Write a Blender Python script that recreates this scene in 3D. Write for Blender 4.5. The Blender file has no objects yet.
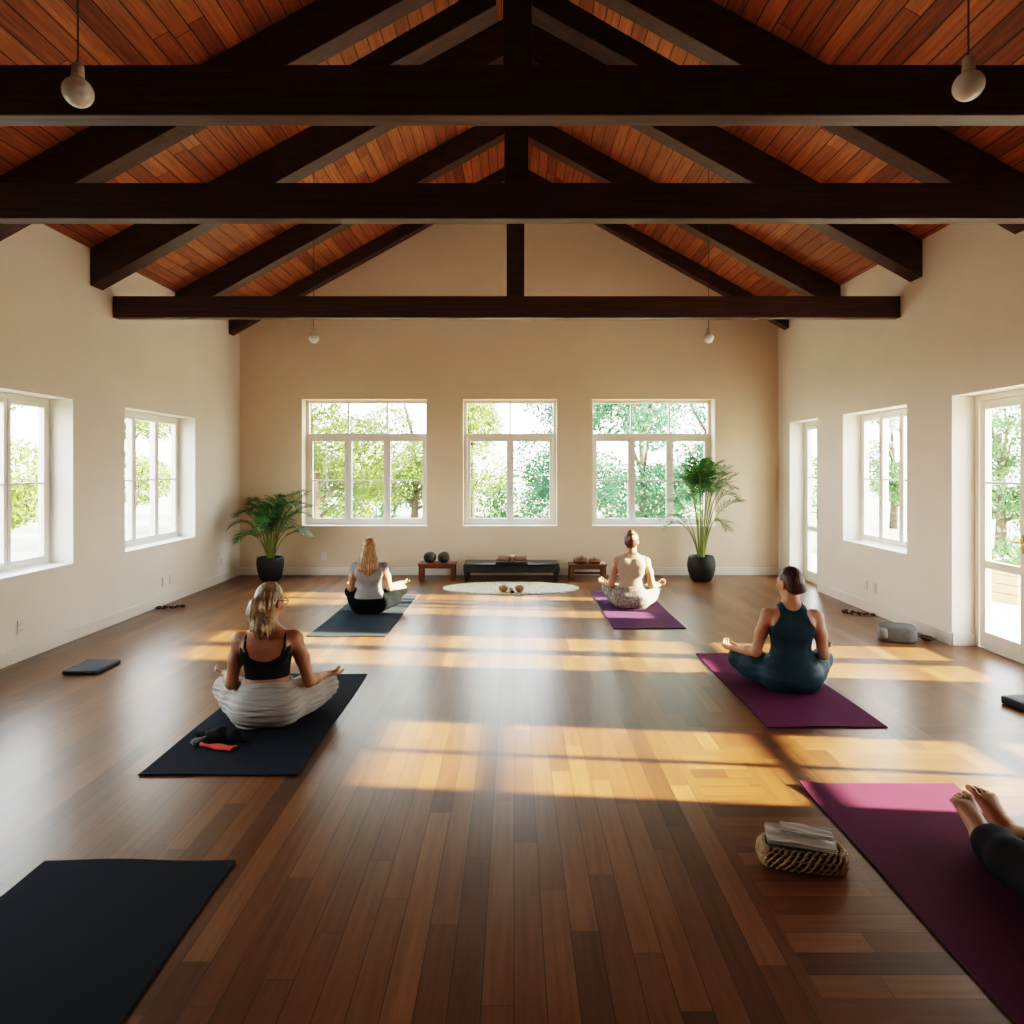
import bpy, bmesh, math, random
import numpy as np
from mathutils import Vector, Matrix

random.seed(7)
rng = np.random.default_rng(7)
C = bpy.context.scene.collection
PI = math.pi
R = math.radians

# ------------------------------------------------------------------ materials
def new_mat(name):
    m = bpy.data.materials.new(name)
    m.use_nodes = True
    nt = m.node_tree
    nt.nodes.clear()
    out = nt.nodes.new('ShaderNodeOutputMaterial')
    return m, nt, out

def N(nt, kind, **kw):
    n = nt.nodes.new(kind)
    for k, v in kw.items():
        if k == 'op':
            n.operation = v
        elif isinstance(k, str) and hasattr(n, k) and k not in n.inputs:
            setattr(n, k, v)
        else:
            n.inputs[k].default_value = v
    return n

def L(nt, a, b):
    nt.links.new(a, b)

def pm(name, col, rough=.6, var=0.0, vscale=6.0, bump=0.0, bscale=60.0, stretch=(1, 1, 1), metal=0.0, sheen=0.0,
       sss=0.0, spec=.5, coat=0.0):
    """plain principled material with noise colour variation and noise bump in object space"""
    m, nt, out = new_mat(name)
    b = nt.nodes.new('ShaderNodeBsdfPrincipled')
    b.inputs['Roughness'].default_value = rough
    b.inputs['Metallic'].default_value = metal
    b.inputs['Specular IOR Level'].default_value = spec
    b.inputs['Sheen Weight'].default_value = sheen
    b.inputs['Coat Weight'].default_value = coat
    if sss:
        b.inputs['Subsurface Weight'].default_value = sss
        b.inputs['Subsurface Radius'].default_value = (.02, .008, .004)
        b.inputs['Subsurface Scale'].default_value = 1.0
    L(nt, b.outputs[0], out.inputs[0])
    tc = nt.nodes.new('ShaderNodeTexCoord')
    mp = nt.nodes.new('ShaderNodeMapping')
    mp.inputs['Scale'].default_value = stretch
    L(nt, tc.outputs['Object'], mp.inputs[0])
    b.inputs['Base Color'].default_value = (*col, 1)
    if var:
        n = N(nt, 'ShaderNodeTexNoise', Scale=vscale, Detail=4.0)
        L(nt, mp.outputs[0], n.inputs['Vector'])
        r = nt.nodes.new('ShaderNodeMapRange')
        r.inputs['From Min'].default_value = .3
        r.inputs['From Max'].default_value = .7
        r.inputs['To Min'].default_value = 1 - var
        r.inputs['To Max'].default_value = 1 + var
        L(nt, n.outputs[0], r.inputs[0])
        hs = nt.nodes.new('ShaderNodeHueSaturation')
        hs.inputs['Color'].default_value = (*col, 1)
        L(nt, r.outputs[0], hs.inputs['Value'])
        L(nt, hs.outputs[0], b.inputs['Base Color'])
    if bump:
        n2 = N(nt, 'ShaderNodeTexNoise', Scale=bscale, Detail=3.0)
        L(nt, mp.outputs[0], n2.inputs['Vector'])
        bp = nt.nodes.new('ShaderNodeBump')
        bp.inputs['Strength'].default_value = bump
        bp.inputs['Distance'].default_value = .01
        L(nt, n2.outputs[0], bp.inputs['Height'])
        L(nt, bp.outputs[0], b.inputs['Normal'])
    return m

def wood_planks(name, width, length, cols, rough, zones=False, grain=.35, gap=.0022, gapdark=.25, bumpd=.3, spec=.5, off=0.0, rvar=.12):
    """planks running along y (object space, metres); in the floor a zone beyond x=.93 is laid crosswise"""
    m, nt, out = new_mat(name)
    b = nt.nodes.new('ShaderNodeBsdfPrincipled')
    b.inputs['Specular IOR Level'].default_value = spec
    L(nt, b.outputs[0], out.inputs[0])
    tc = nt.nodes.new('ShaderNodeTexCoord')
    sp = nt.nodes.new('ShaderNodeSeparateXYZ')
    L(nt, tc.outputs['Object'], sp.inputs[0])
    x, y = sp.outputs['X'], sp.outputs['Y']
    def M(op, a, bb=None, c=None):
        n = nt.nodes.new('ShaderNodeMath')
        n.operation = op
        for i, v in enumerate((a, bb, c)):
            if v is None:
                continue
            if isinstance(v, (int, float)):
                n.inputs[i].default_value = v
            else:
                L(nt, v, n.inputs[i])
        return n.outputs[0]
    if zones:
        right = M('GREATER_THAN', x, .93)
        near = M('LESS_THAN', y, 3.28)
        cross = M('MULTIPLY', right, near)
        band = M('MULTIPLY', M('MULTIPLY', M('GREATER_THAN', x, .93), M('GREATER_THAN', y, 3.28)), M('LESS_THAN', y, 4.48))
        par = M('PINGPONG', M('ADD', M('FLOOR', M('DIVIDE', x, .62)), M('FLOOR', M('DIVIDE', M('SUBTRACT', y, 3.28), .6))), 1.0)
        sw = M('MAXIMUM', cross, M('MULTIPLY', band, par))
        mixu = nt.nodes.new('ShaderNodeMix'); mixu.data_type = 'FLOAT'
        mixv = nt.nodes.new('ShaderNodeMix'); mixv.data_type = 'FLOAT'
        L(nt, sw, mixu.inputs[0]); L(nt, y, mixu.inputs[2]); L(nt, x, mixu.inputs[3])
        L(nt, sw, mixv.inputs[0]); L(nt, x, mixv.inputs[2]); L(nt, y, mixv.inputs[3])
        u, v = mixu.outputs[0], mixv.outputs[0]
    else:
        u, v = y, x
    cb = nt.nodes.new('ShaderNodeCombineXYZ')
    L(nt, u, cb.inputs[0]); L(nt, v, cb.inputs[1])
    # own plank id: row = floor(v/width), column offset by row hash
    row = M('FLOOR', M('DIVIDE', v, width))
    wn = nt.nodes.new('ShaderNodeTexWhiteNoise'); wn.noise_dimensions = '1D'
    L(nt, M('ADD', row, 17.3 + off), wn.inputs['W'])
    us = M('ADD', M('DIVIDE', u, length), M('MULTIPLY', wn.outputs['Value'], 7.0))
    colid = M('FLOOR', us)
    idv = nt.nodes.new('ShaderNodeCombineXYZ')
    L(nt, row, idv.inputs[0]); L(nt, colid, idv.inputs[1])
    if zones:
        L(nt, sw, idv.inputs[2])
    wn2 = nt.nodes.new('ShaderNodeTexWhiteNoise'); wn2.noise_dimensions = '3D'
    L(nt, idv.outputs[0], wn2.inputs['Vector'])
    ramp = nt.nodes.new('ShaderNodeValToRGB')
    cr = ramp.color_ramp
    while len(cr.elements) < len(cols):
        cr.elements.new(.5)
    for i, c in enumerate(cols):
        cr.elements[i].position = i / (len(cols) - 1)
        cr.elements[i].color = (*c, 1)
    L(nt, wn2.outputs['Value'], ramp.inputs[0])
    # grain
    gv = nt.nodes.new('ShaderNodeCombineXYZ')
    L(nt, M('MULTIPLY', u, 2.2), gv.inputs[0]); L(nt, M('MULTIPLY', v, 42.0), gv.inputs[1])
    L(nt, M('MULTIPLY', wn2.outputs['Value'], 31.0), gv.inputs[2])
    gn = N(nt, 'ShaderNodeTexNoise', Scale=1.0, Detail=6.0, Roughness=.65)
    L(nt, gv.outputs[0], gn.inputs['Vector'])
    gr = nt.nodes.new('ShaderNodeMapRange')
    gr.inputs['From Min'].default_value = .25; gr.inputs['From Max'].default_value = .75
    gr.inputs['To Min'].default_value = 1 - grain; gr.inputs['To Max'].default_value = 1 + grain
    L(nt, gn.outputs[0], gr.inputs[0])
    # gap mask
    fv = M('FRACT', M('DIVIDE', v, width))
    ev = M('MINIMUM', fv, M('SUBTRACT', 1.0, fv))
    fu = M('FRACT', us)
    eu = M('MINIMUM', fu, M('SUBTRACT', 1.0, fu))
    gm = M('MAXIMUM', M('LESS_THAN', ev, gap / width), M('LESS_THAN', eu, gap * .8 / length))
    dark = M('SUBTRACT', 1.0, M('MULTIPLY', gm, 1 - gapdark))
    hs = nt.nodes.new('ShaderNodeHueSaturation')
    L(nt, ramp.outputs[0], hs.inputs['Color'])
    L(nt, M('MULTIPLY', gr.outputs[0], dark), hs.inputs['Value'])
    L(nt, hs.outputs[0], b.inputs['Base Color'])
    rr = M('ADD', M('MULTIPLY', M('SUBTRACT', gn.outputs[0], .5), rvar), rough)
    L(nt, rr, b.inputs['Roughness'])
    h = M('SUBTRACT', M('ADD', M('MULTIPLY', gn.outputs[0], .12), M('MULTIPLY', wn2.outputs['Value'], .22)), gm)
    bp = nt.nodes.new('ShaderNodeBump')
    bp.inputs['Strength'].default_value = bumpd
    bp.inputs['Distance'].default_value = .002
    L(nt, h, bp.inputs['Height'])
    L(nt, bp.outputs[0], b.inputs['Normal'])
    return m

def grain_wood(name, c1, c2, rough, scale=(1, 30, 30), bump=.3):
    m, nt, out = new_mat(name)
    b = nt.nodes.new('ShaderNodeBsdfPrincipled')
    b.inputs['Roughness'].default_value = rough
    L(nt, b.outputs[0], out.inputs[0])
    tc = nt.nodes.new('ShaderNodeTexCoord')
    mp = nt.nodes.new('ShaderNodeMapping'); mp.inputs['Scale'].default_value = scale
    L(nt, tc.outputs['Object'], mp.inputs[0])
    n = N(nt, 'ShaderNodeTexNoise', Scale=1.3, Detail=6.0, Roughness=.6, Distortion=.6)
    L(nt, mp.outputs[0], n.inputs['Vector'])
    ramp = nt.nodes.new('ShaderNodeValToRGB')
    ramp.color_ramp.elements[0].position = .3; ramp.color_ramp.elements[0].color = (*c1, 1)
    ramp.color_ramp.elements[1].position = .72; ramp.color_ramp.elements[1].color = (*c2, 1)
    L(nt, n.outputs[0], ramp.inputs[0]); L(nt, ramp.outputs[0], b.inputs['Base Color'])
    bp = nt.nodes.new('ShaderNodeBump'); bp.inputs['Strength'].default_value = bump; bp.inputs['Distance'].default_value = .004
    L(nt, n.outputs[0], bp.inputs['Height']); L(nt, bp.outputs[0], b.inputs['Normal'])
    return m

def glass_mat():
    m, nt, out = new_mat('window_glass')
    t = nt.nodes.new('ShaderNodeBsdfTransparent')
    t.inputs[0].default_value = (.97, .985, .975, 1)
    g = nt.nodes.new('ShaderNodeBsdfGlossy'); g.inputs['Roughness'].default_value = .02
    lw = nt.nodes.new('ShaderNodeLayerWeight'); lw.inputs[0].default_value = .5
    pw = N(nt, 'ShaderNodeMath', op='POWER'); pw.inputs[1].default_value = 5.0
    f = N(nt, 'ShaderNodeMath', op='MULTIPLY_ADD'); f.inputs[1].default_value = .75; f.inputs[2].default_value = .03
    L(nt, lw.outputs['Facing'], pw.inputs[0]); L(nt, pw.outputs[0], f.inputs[0])
    mx = nt.nodes.new('ShaderNodeMixShader')
    L(nt, f.outputs[0], mx.inputs[0]); L(nt, t.outputs[0], mx.inputs[1]); L(nt, g.outputs[0], mx.inputs[2])
    L(nt, mx.outputs[0], out.inputs[0])
    return m

def leaf_mat(name, col, var=.35, trans=.35):
    m, nt, out = new_mat(name)
    tc = nt.nodes.new('ShaderNodeTexCoord')
    n = N(nt, 'ShaderNodeTexNoise', Scale=2.2, Detail=5.0)
    L(nt, tc.outputs['Object'], n.inputs['Vector'])
    r = nt.nodes.new('ShaderNodeMapRange')
    r.inputs['From Min'].default_value = .3; r.inputs['From Max'].default_value = .7
    r.inputs['To Min'].default_value = 1 - var; r.inputs['To Max'].default_value = 1 + var
    L(nt, n.outputs[0], r.inputs[0])
    hs = nt.nodes.new('ShaderNodeHueSaturation'); hs.inputs['Color'].default_value = (*col, 1)
    L(nt, r.outputs[0], hs.inputs['Value'])
    d = nt.nodes.new('ShaderNodeBsdfPrincipled'); d.inputs['Roughness'].default_value = .62; d.inputs['Specular IOR Level'].default_value = .3
    t = nt.nodes.new('ShaderNodeBsdfTranslucent')
    L(nt, hs.outputs[0], d.inputs['Base Color']); L(nt, hs.outputs[0], t.inputs[0])
    mx = nt.nodes.new('ShaderNodeMixShader'); mx.inputs[0].default_value = trans
    L(nt, d.outputs[0], mx.inputs[1]); L(nt, t.outputs[0], mx.inputs[2]); L(nt, mx.outputs[0], out.inputs[0])
    return m

def fold_cloth(name, col, *a):
    """matt cotton with gathered horizontal folds"""
    m, nt, out = new_mat(name)
    b = nt.nodes.new('ShaderNodeBsdfPrincipled'); b.inputs['Roughness'].default_value = .92; b.inputs['Specular IOR Level'].default_value = .2
    b.inputs['Base Color'].default_value = (*col, 1)
    L(nt, b.outputs[0], out.inputs[0])
    tc = nt.nodes.new('ShaderNodeTexCoord')
    mp = nt.nodes.new('ShaderNodeMapping'); mp.inputs['Scale'].default_value = (3, 3, 34)
    L(nt, tc.outputs['Object'], mp.inputs[0])
    n = N(nt, 'ShaderNodeTexNoise', Scale=1.0, Detail=3.0, Distortion=1.2)
    L(nt, mp.outputs[0], n.inputs['Vector'])
    bp = nt.nodes.new('ShaderNodeBump'); bp.inputs['Strength'].default_value = .9; bp.inputs['Distance'].default_value = .03
    L(nt, n.outputs[0], bp.inputs['Height']); L(nt, bp.outputs[0], b.inputs['Normal'])
    return m

def snake_mat():
    m, nt, out = new_mat('patterned_cotton')
    b = nt.nodes.new('ShaderNodeBsdfPrincipled'); b.inputs['Roughness'].default_value = .85
    L(nt, b.outputs[0], out.inputs[0])
    tc = nt.nodes.new('ShaderNodeTexCoord')
    n = N(nt, 'ShaderNodeTexNoise', Scale=38.0, Detail=3.0, Distortion=1.5)
    mp = nt.nodes.new('ShaderNodeMapping'); mp.inputs['Scale'].default_value = (1.6, 1, .7)
    L(nt, tc.outputs['Object'], mp.inputs[0]); L(nt, mp.outputs[0], n.inputs['Vector'])
    ramp = nt.nodes.new('ShaderNodeValToRGB')
    ramp.color_ramp.elements[0].position = .42; ramp.color_ramp.elements[0].color = (.09, .08, .07, 1)
    ramp.color_ramp.elements[1].position = .58; ramp.color_ramp.elements[1].color = (.36, .325, .27, 1)
    L(nt, n.outputs[0], ramp.inputs[0]); L(nt, ramp.outputs[0], b.inputs['Base Color'])
    return m

def hair_mat(name, c1, c2):
    m, nt, out = new_mat(name)
    b = nt.nodes.new('ShaderNodeBsdfPrincipled'); b.inputs['Roughness'].default_value = .42
    L(nt, b.outputs[0], out.inputs[0])
    tc = nt.nodes.new('ShaderNodeTexCoord')
    mp = nt.nodes.new('ShaderNodeMapping'); mp.inputs['Scale'].default_value = (90, 90, 9)
    L(nt, tc.outputs['Object'], mp.inputs[0])
    n = N(nt, 'ShaderNodeTexNoise', Scale=1.0, Detail=4.0, Distortion=.3)
    L(nt, mp.outputs[0], n.inputs['Vector'])
    ramp = nt.nodes.new('ShaderNodeValToRGB')
    ramp.color_ramp.elements[0].position = .33; ramp.color_ramp.elements[0].color = (*c1, 1)
    ramp.color_ramp.elements[1].position = .68; ramp.color_ramp.elements[1].color = (*c2, 1)
    L(nt, n.outputs[0], ramp.inputs[0]); L(nt, ramp.outputs[0], b.inputs['Base Color'])
    bp = nt.nodes.new('ShaderNodeBump'); bp.inputs['Strength'].default_value = .7; bp.inputs['Distance'].default_value = .006
    L(nt, n.outputs[0], bp.inputs['Height']); L(nt, bp.outputs[0], b.inputs['Normal'])
    return m

def rug_mat():
    m, nt, out = new_mat('cream_woven_wool')
    b = nt.nodes.new('ShaderNodeBsdfPrincipled'); b.inputs['Roughness'].default_value = .95
    L(nt, b.outputs[0], out.inputs[0])
    tc = nt.nodes.new('ShaderNodeTexCoord')
    v = N(nt, 'ShaderNodeTexVoronoi', Scale=28.0)
    L(nt, tc.outputs['Object'], v.inputs['Vector'])
    ramp = nt.nodes.new('ShaderNodeValToRGB')
    ramp.color_ramp.elements[0].position = .05; ramp.color_ramp.elements[0].color = (.80, .74, .58, 1)
    ramp.color_ramp.elements[1].position = .75; ramp.color_ramp.elements[1].color = (.52, .46, .30, 1)
    L(nt, v.outputs[0], ramp.inputs[0]); L(nt, ramp.outputs[0], b.inputs['Base Color'])
    bp = nt.nodes.new('ShaderNodeBump'); bp.inputs['Strength'].default_value = .8; bp.inputs['Distance'].default_value = .012
    bp.invert = True
    L(nt, v.outputs[0], bp.inputs['Height']); L(nt, bp.outputs[0], b.inputs['Normal'])
    return m

MAT = dict(
    wall=pm('cream_plaster', (.85, .795, .725), .9, .03, 1.5, .12, 45),
    wall_back=pm('warm_cream_plaster', (.78, .645, .50), .9, .04, 1.2, .12, 45),
    skirting=pm('cream_skirting_paint', (.82, .77, .70), .45, .02, 3),
    white=pm('white_paint', (.84, .82, .77), .4, .02, 3),
    frame=pm('white_frame_paint', (.82, .79, .73), .35, .02, 3),
    floor=wood_planks('wooden_floor_planks', .098, 1.25,
                      [(.080, .033, .013), (.175, .076, .030), (.128, .053, .020), (.225, .101, .041), (.152, .065, .025), (.105, .042, .016)],
                      .32, zones=True, grain=.30, gap=.0016, gapdark=.3, bumpd=.25),
    ceil=wood_planks('ceiling_boards', .115, 2.1,
                     [(.17, .052, .016), (.33, .112, .033), (.23, .073, .022), (.41, .148, .046), (.285, .093, .028)],
                     .6, grain=.55, gap=.004, gapdark=.12, bumpd=.9, off=5),
    beam=grain_wood('dark_stained_timber', (.032, .015, .0095), (.115, .050, .028), .5, (1.2, 14, 30)),
    rafter=grain_wood('dark_stained_rafter_timber', (.030, .014, .0085), (.090, .040, .021), .5, (3, 30, 14)),
    glass=glass_mat(),
    brass=pm('brass', (.75, .55, .25), .3, metal=1.0),
    steel=pm('dull_steel', (.55, .55, .53), .4, metal=1.0),
    bulb=pm('white_opal_glass', (.82, .80, .76), .25, coat=.3),
    socket=pm('pale_socket', (.55, .50, .44), .5),
    cord=pm('brown_cord', (.10, .065, .045), .7),
    navy=pm('navy_foam', (.020, .026, .036), .75, .15, 300, .25, 420, spec=.08),
    teal_mat=pm('slate_blue_foam', (.034, .050, .066), .75, .12, 300, .25, 420, spec=.08),
    purple=pm('plum_foam', (.115, .026, .070), .75, .12, 300, .25, 420, spec=.08),
    violet=pm('violet_foam', (.095, .036, .095), .75, .12, 300, .25, 420, spec=.08),
    mat_edge=pm('dark_mat_edge', (.02, .014, .02), .8),
    skin1=pm('skin', (.46, .245, .155), .5, .06, 12, sss=.15),
    skin2=pm('tanned_skin', (.40, .20, .12), .5, .06, 12, sss=.15),
    skin3=pm('fair_skin', (.42, .23, .15), .5, .06, 12, sss=.15),
    black_cloth=pm('black_jersey', (.012, .012, .014), .8, .2, 20, .2, 300, spec=.2),
    grey_cotton=fold_cloth('pale_grey_cotton', (.47, .45, .42), .9, .08, 14, .2, 250),
    heather=pm('grey_heather_jersey', (.27, .265, .265), .9, .18, 160, .2, 300),
    cream_knit=pm('cream_knit', (.40, .31, .235), .9, .08, 30, .25, 250),
    teal=pm('teal_jersey', (.016, .050, .072), .6, .15, 12, .2, 300, spec=.25),
    charcoal=pm('charcoal_leggings', (.006, .0075, .009), .9, .2, 20, .2, 300, spec=.02),
    snake=snake_mat(),
    hair_blonde=hair_mat('ash_blonde_hair', (.16, .105, .06), (.42, .31, .19)),
    hair_gold=hair_mat('golden_blonde_hair', (.15, .075, .028), (.48, .28, .11)),
    hair_auburn=hair_mat('auburn_hair', (.035, .014, .008), (.14, .056, .024)),
    hair_brown=hair_mat('dark_brown_hair', (.022, .011, .007), (.085, .042, .022)),
    pot=pm('black_glazed_pot', (.014, .015, .016), .6, .15, 8, .1, 60),
    soil=pm('dark_soil', (.03, .02, .012), .95, .3, 60, .6, 80),
    palm=leaf_mat('palm_leaf', (.055, .135, .035), .3, .25),
    palm2=leaf_mat('deep_palm_leaf', (.045, .125, .032), .3, .2),
    stem=pm('palm_stem', (.20, .24, .06), .5, .2, 10),
    redwood=grain_wood('red_brown_wood', (.075, .025, .010), (.17, .060, .024), .45, (2, 20, 30)),
    brownwood=grain_wood('brown_wood', (.060, .025, .010), (.14, .060, .024), .5, (2, 20, 30)),
    leather=pm('black_leather', (.010, .014, .016), .3, .15, 8, .15, 200),
    gourd=pm('dark_stone', (.022, .017, .014), .75, .35, 14, .4, 40),
    tan=pm('tan_pottery', (.30, .145, .075), .6, .3, 30, .3, 60),
    brownstone=pm('brown_leather', (.17, .075, .032), .55, .3, 20, .3, 50),
    rose_cloth=pm('rose_striped_towel', (.36, .20, .155), .9, .4, 30, .4, 90, stretch=(1, 1, 2.4)),
    white_cloth=pm('white_cloth', (.72, .69, .63), .9, .08, 20, .3, 80),
    rug=rug_mat(),
    wicker=pm('pale_wicker', (.46, .32, .18), .6, .35, 40, .4, 150),
    wicker_dark=pm('dark_wicker', (.035, .019, .011), .8, .3, 40, .5, 100),
    paper=pm('grey_white_paper', (.60, .585, .54), .85, .08, 14, .25, 30),
    red=pm('orange_red_cloth', (.62, .075, .03), .8, .12, 20, .2, 150),
    grey_felt=pm('grey_felt', (.115, .115, .105), .95, .12, 30, .3, 120),
    grey_felt2=pm('pale_grey_felt', (.20, .20, .19), .95, .12, 30, .3, 120),
    block=pm('dark_slate_foam', (.022, .027, .034), .6, .12, 30, .15, 200),
    blue_cloth=pm('pale_blue_cotton', (.48, .55, .64), .9, .06, 20, .2, 150),
    beads=pm('dark_brown_cord', (.055, .026, .016), .6),
    plate=pm('white_plastic', (.80, .78, .73), .35),
    slot=pm('dark_slot', (.12, .11, .10), .6),
    bark=pm('grey_brown_bark', (.10, .075, .055), .9, .3, 12, .6, 30),
    ground=pm('garden_lawn', (.30, .285, .20), .95, .3, 1.5, .5, 20),
    terrace=pm('pale_paving', (.62, .58, .52), .9, .1, 2, .2, 20),
    planter=grain_wood('weathered_planter_wood', (.24, .13, .075), (.40, .24, .14), .7, (3, 3, 30)),
    leafA=leaf_mat('yellow_green_leaves', (.15, .205, .055), .45, .4),
    leafB=leaf_mat('fresh_green_leaves', (.085, .17, .07), .45, .35),
    leafC=leaf_mat('cool_green_leaves', (.06, .145, .085), .45, .35),
    glasses=pm('dark_tortoiseshell', (.02, .012, .008), .3),
)

# ------------------------------------------------------------------ object helpers
def tag(o, label=None, cat=None, group=None, kind=None):
    if label: o['label'] = label
    if cat: o['category'] = cat
    if group: o['group'] = group
    if kind: o['kind'] = kind
    return o

def thing(name, label, cat, loc=(0, 0, 0), rz=0.0, group=None, kind=None):
    o = bpy.data.objects.new(name, None)
    C.objects.link(o)
    o.empty_display_size = .1
    o.location = loc
    o.rotation_euler = (0, 0, rz)
    return tag(o, label, cat, group, kind)

def dup(root, loc, rz=None, label=None, scale=None):
    """copy of a thing together with its parts and sub-parts"""
    r = root.copy(); C.objects.link(r); r.location = loc
    if rz is not None: r.rotation_euler = (0, 0, rz)
    if scale: r.scale = scale
    if label: r['label'] = label
    for ch in list(root.children):
        c = ch.copy(); C.objects.link(c); c.parent = r
        for g in ch.children:
            d = g.copy(); C.objects.link(d); d.parent = c
    return r

class G:
    """collects geometry for one mesh object"""
    def __init__(s):
        s.v = []; s.f = []
    def add(s, vs, fs):
        b = len(s.v)
        s.v.extend([tuple(p) for p in vs]); s.f.extend([tuple(b + i for i in f) for f in fs])
        return s
    def box(s, x0, x1, y0, y1, z0, z1):
        return s.add([(x0, y0, z0), (x1, y0, z0), (x1, y1, z0), (x0, y1, z0), (x0, y0, z1), (x1, y0, z1), (x1, y1, z1), (x0, y1, z1)],
                     [(0, 3, 2, 1), (4, 5, 6, 7), (0, 1, 5, 4), (1, 2, 6, 5), (2, 3, 7, 6), (3, 0, 4, 7)])
    def prism_y(s, poly, y0, y1):
        n = len(poly)
        vs = [(x, y0, z) for x, z in poly] + [(x, y1, z) for x, z in poly]
        fs = [tuple(range(n)), tuple(range(2 * n - 1, n - 1, -1))]
        fs += [(i, n + i, n + (i + 1) % n, (i + 1) % n) for i in range(n)]
        return s.add(vs, fs)
    def tube(s, pts, rad, n=8, cap=True, closed=False):
        pts = [Vector(p) for p in pts]
        m = len(pts)
        if not hasattr(rad, '__len__'): rad = [rad] * m
        up = Vector((0, 0, 1))
        vs = []
        prev = None
        for i in range(m):
            if closed: t = pts[(i + 1) % m] - pts[i - 1]
            else: t = pts[min(i + 1, m - 1)] - pts[max(i - 1, 0)]
            t = t.normalized() if t.length > 1e-9 else Vector((0, 0, 1))
            if prev is None:
                a = t.cross(up) if abs(t.dot(up)) < .95 else t.cross(Vector((1, 0, 0)))
            else:
                a = prev - t * prev.dot(t)
            a.normalize(); prev = a
            b = t.cross(a)
            for k in range(n):
                an = 2 * PI * k / n
                vs.append(pts[i] + (a * math.cos(an) + b * math.sin(an)) * rad[i])
        fs = []
        for i in range(m if closed else m - 1):
            j = (i + 1) % m
            for k in range(n):
                k2 = (k + 1) % n
                fs.append((i * n + k, i * n + k2, j * n + k2, j * n + k))
        if cap and not closed:
            fs.append(tuple(range(n - 1, -1, -1))); fs.append(tuple((m - 1) * n + k for k in range(n)))
        return s.add(vs, fs)
    def lathe(s, prof, n=32, c=(0, 0, 0), sx=1.0, sy=1.0):
        m = len(prof)
        vs = []
        for r, z in prof:
            for k in range(n):
                an = 2 * PI * k / n
                vs.append((c[0] + r * sx * math.cos(an), c[1] + r * sy * math.sin(an), c[2] + z))
        fs = [(i * n + k, i * n + (k + 1) % n, (i + 1) * n + (k + 1) % n, (i + 1) * n + k) for i in range(m - 1) for k in range(n)]
        if prof[0][0] > 1e-5: fs.append(tuple(range(n - 1, -1, -1)))
        if prof[-1][0] > 1e-5: fs.append(tuple((m - 1) * n + k for k in range(n)))
        return s.add(vs, fs)
    def build(s, name, mat, parent=None, smooth=False, bevel=0.0, seg=2, loc=None, weld=False):
        me = bpy.data.meshes.new(name)
        me.from_pydata(s.v, [], s.f)
        me.validate()
        bm = bmesh.new(); bm.from_mesh(me)
        if weld: bmesh.ops.remove_doubles(bm, verts=bm.verts, dist=1e-5)
        bmesh.ops.recalc_face_normals(bm, faces=bm.faces)
        if bevel:
            es = [e for e in bm.edges if len(e.link_faces) == 2 and e.calc_face_angle(0) > .5]
            bmesh.ops.bevel(bm, geom=es, offset=bevel, segments=seg, affect='EDGES', profile=.5, clamp_overlap=True)
        bm.to_mesh(me); bm.free()
        if smooth:
            me.polygons.foreach_set('use_smooth', [True] * len(me.polygons))
        me.materials.append(mat)
        o = bpy.data.objects.new(name, me)
        C.objects.link(o)
        if parent is not None: o.parent = parent
        if loc: o.location = loc
        return o

def smooth_angle(o, ang=40):
    me = o.data
    bm = bmesh.new(); bm.from_mesh(me)
    for f in bm.faces: f.smooth = True
    for e in bm.edges:
        e.smooth = not (len(e.link_faces) == 2 and e.calc_face_angle(0) > R(ang))
    bm.to_mesh(me); bm.free()
    return o

# ------------------------------------------------------------------ room dimensions
XL, XR = -4.10, 3.95        # inner faces of the side walls
YB, YF = 10.21, -2.6        # far wall, wall behind the viewer
TH = .30                    # wall thickness
SL = .555                   # roof slope
ZR = 6.0                    # underside of boards at the ridge (x = 0)
deck = lambda x: ZR - SL * abs(x)

def wall_mesh(name, us, zs, openings, at, label, mat):
    """flat wall with rectangular openings (u0,u1,z0,z1): both faces and the reveals; at(u, depth, z) -> point"""
    g = G()
    U = sorted(set([us[0], us[1]] + [v for o in openings for v in o[:2]]))
    Z = sorted(set([zs[0], zs[1]] + [v for o in openings for v in o[2:4]]))
    for i in range(len(U) - 1):
        for j in range(len(Z) - 1):
            uc, zc = (U[i] + U[i + 1]) / 2, (Z[j] + Z[j + 1]) / 2
            if any(o[0] < uc < o[1] and o[2] < zc < o[3] for o in openings): continue
            for d in (0, TH):
                g.add([at(U[i], d, Z[j]), at(U[i + 1], d, Z[j]), at(U[i + 1], d, Z[j + 1]), at(U[i], d, Z[j + 1])], [(0, 1, 2, 3)])
    for o in openings:
        c = [(o[0], o[2]), (o[1], o[2]), (o[1], o[3]), (o[0], o[3])]
        for k in range(1 if o[2] <= 0 else 0, 4):
            (a, b), (c2, d2) = c[k], c[(k + 1) % 4]
            g.add([at(a, 0, b), at(c2, 0, d2), at(c2, TH, d2), at(a, TH, b)], [(0, 1, 2, 3)])
    c = [(us[0], zs[0]), (us[1], zs[0]), (us[1], zs[1]), (us[0], zs[1])]
    for k in range(1, 4):
        (a, b), (c2, d2) = c[k], c[(k + 1) % 4]
        g.add([at(a, 0, b), at(c2, 0, d2), at(c2, TH, d2), at(a, TH, b)], [(0, 1, 2, 3)])
    o = g.build(name, mat, weld=True)
    return tag(o, label, 'wall', kind='structure')

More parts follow.
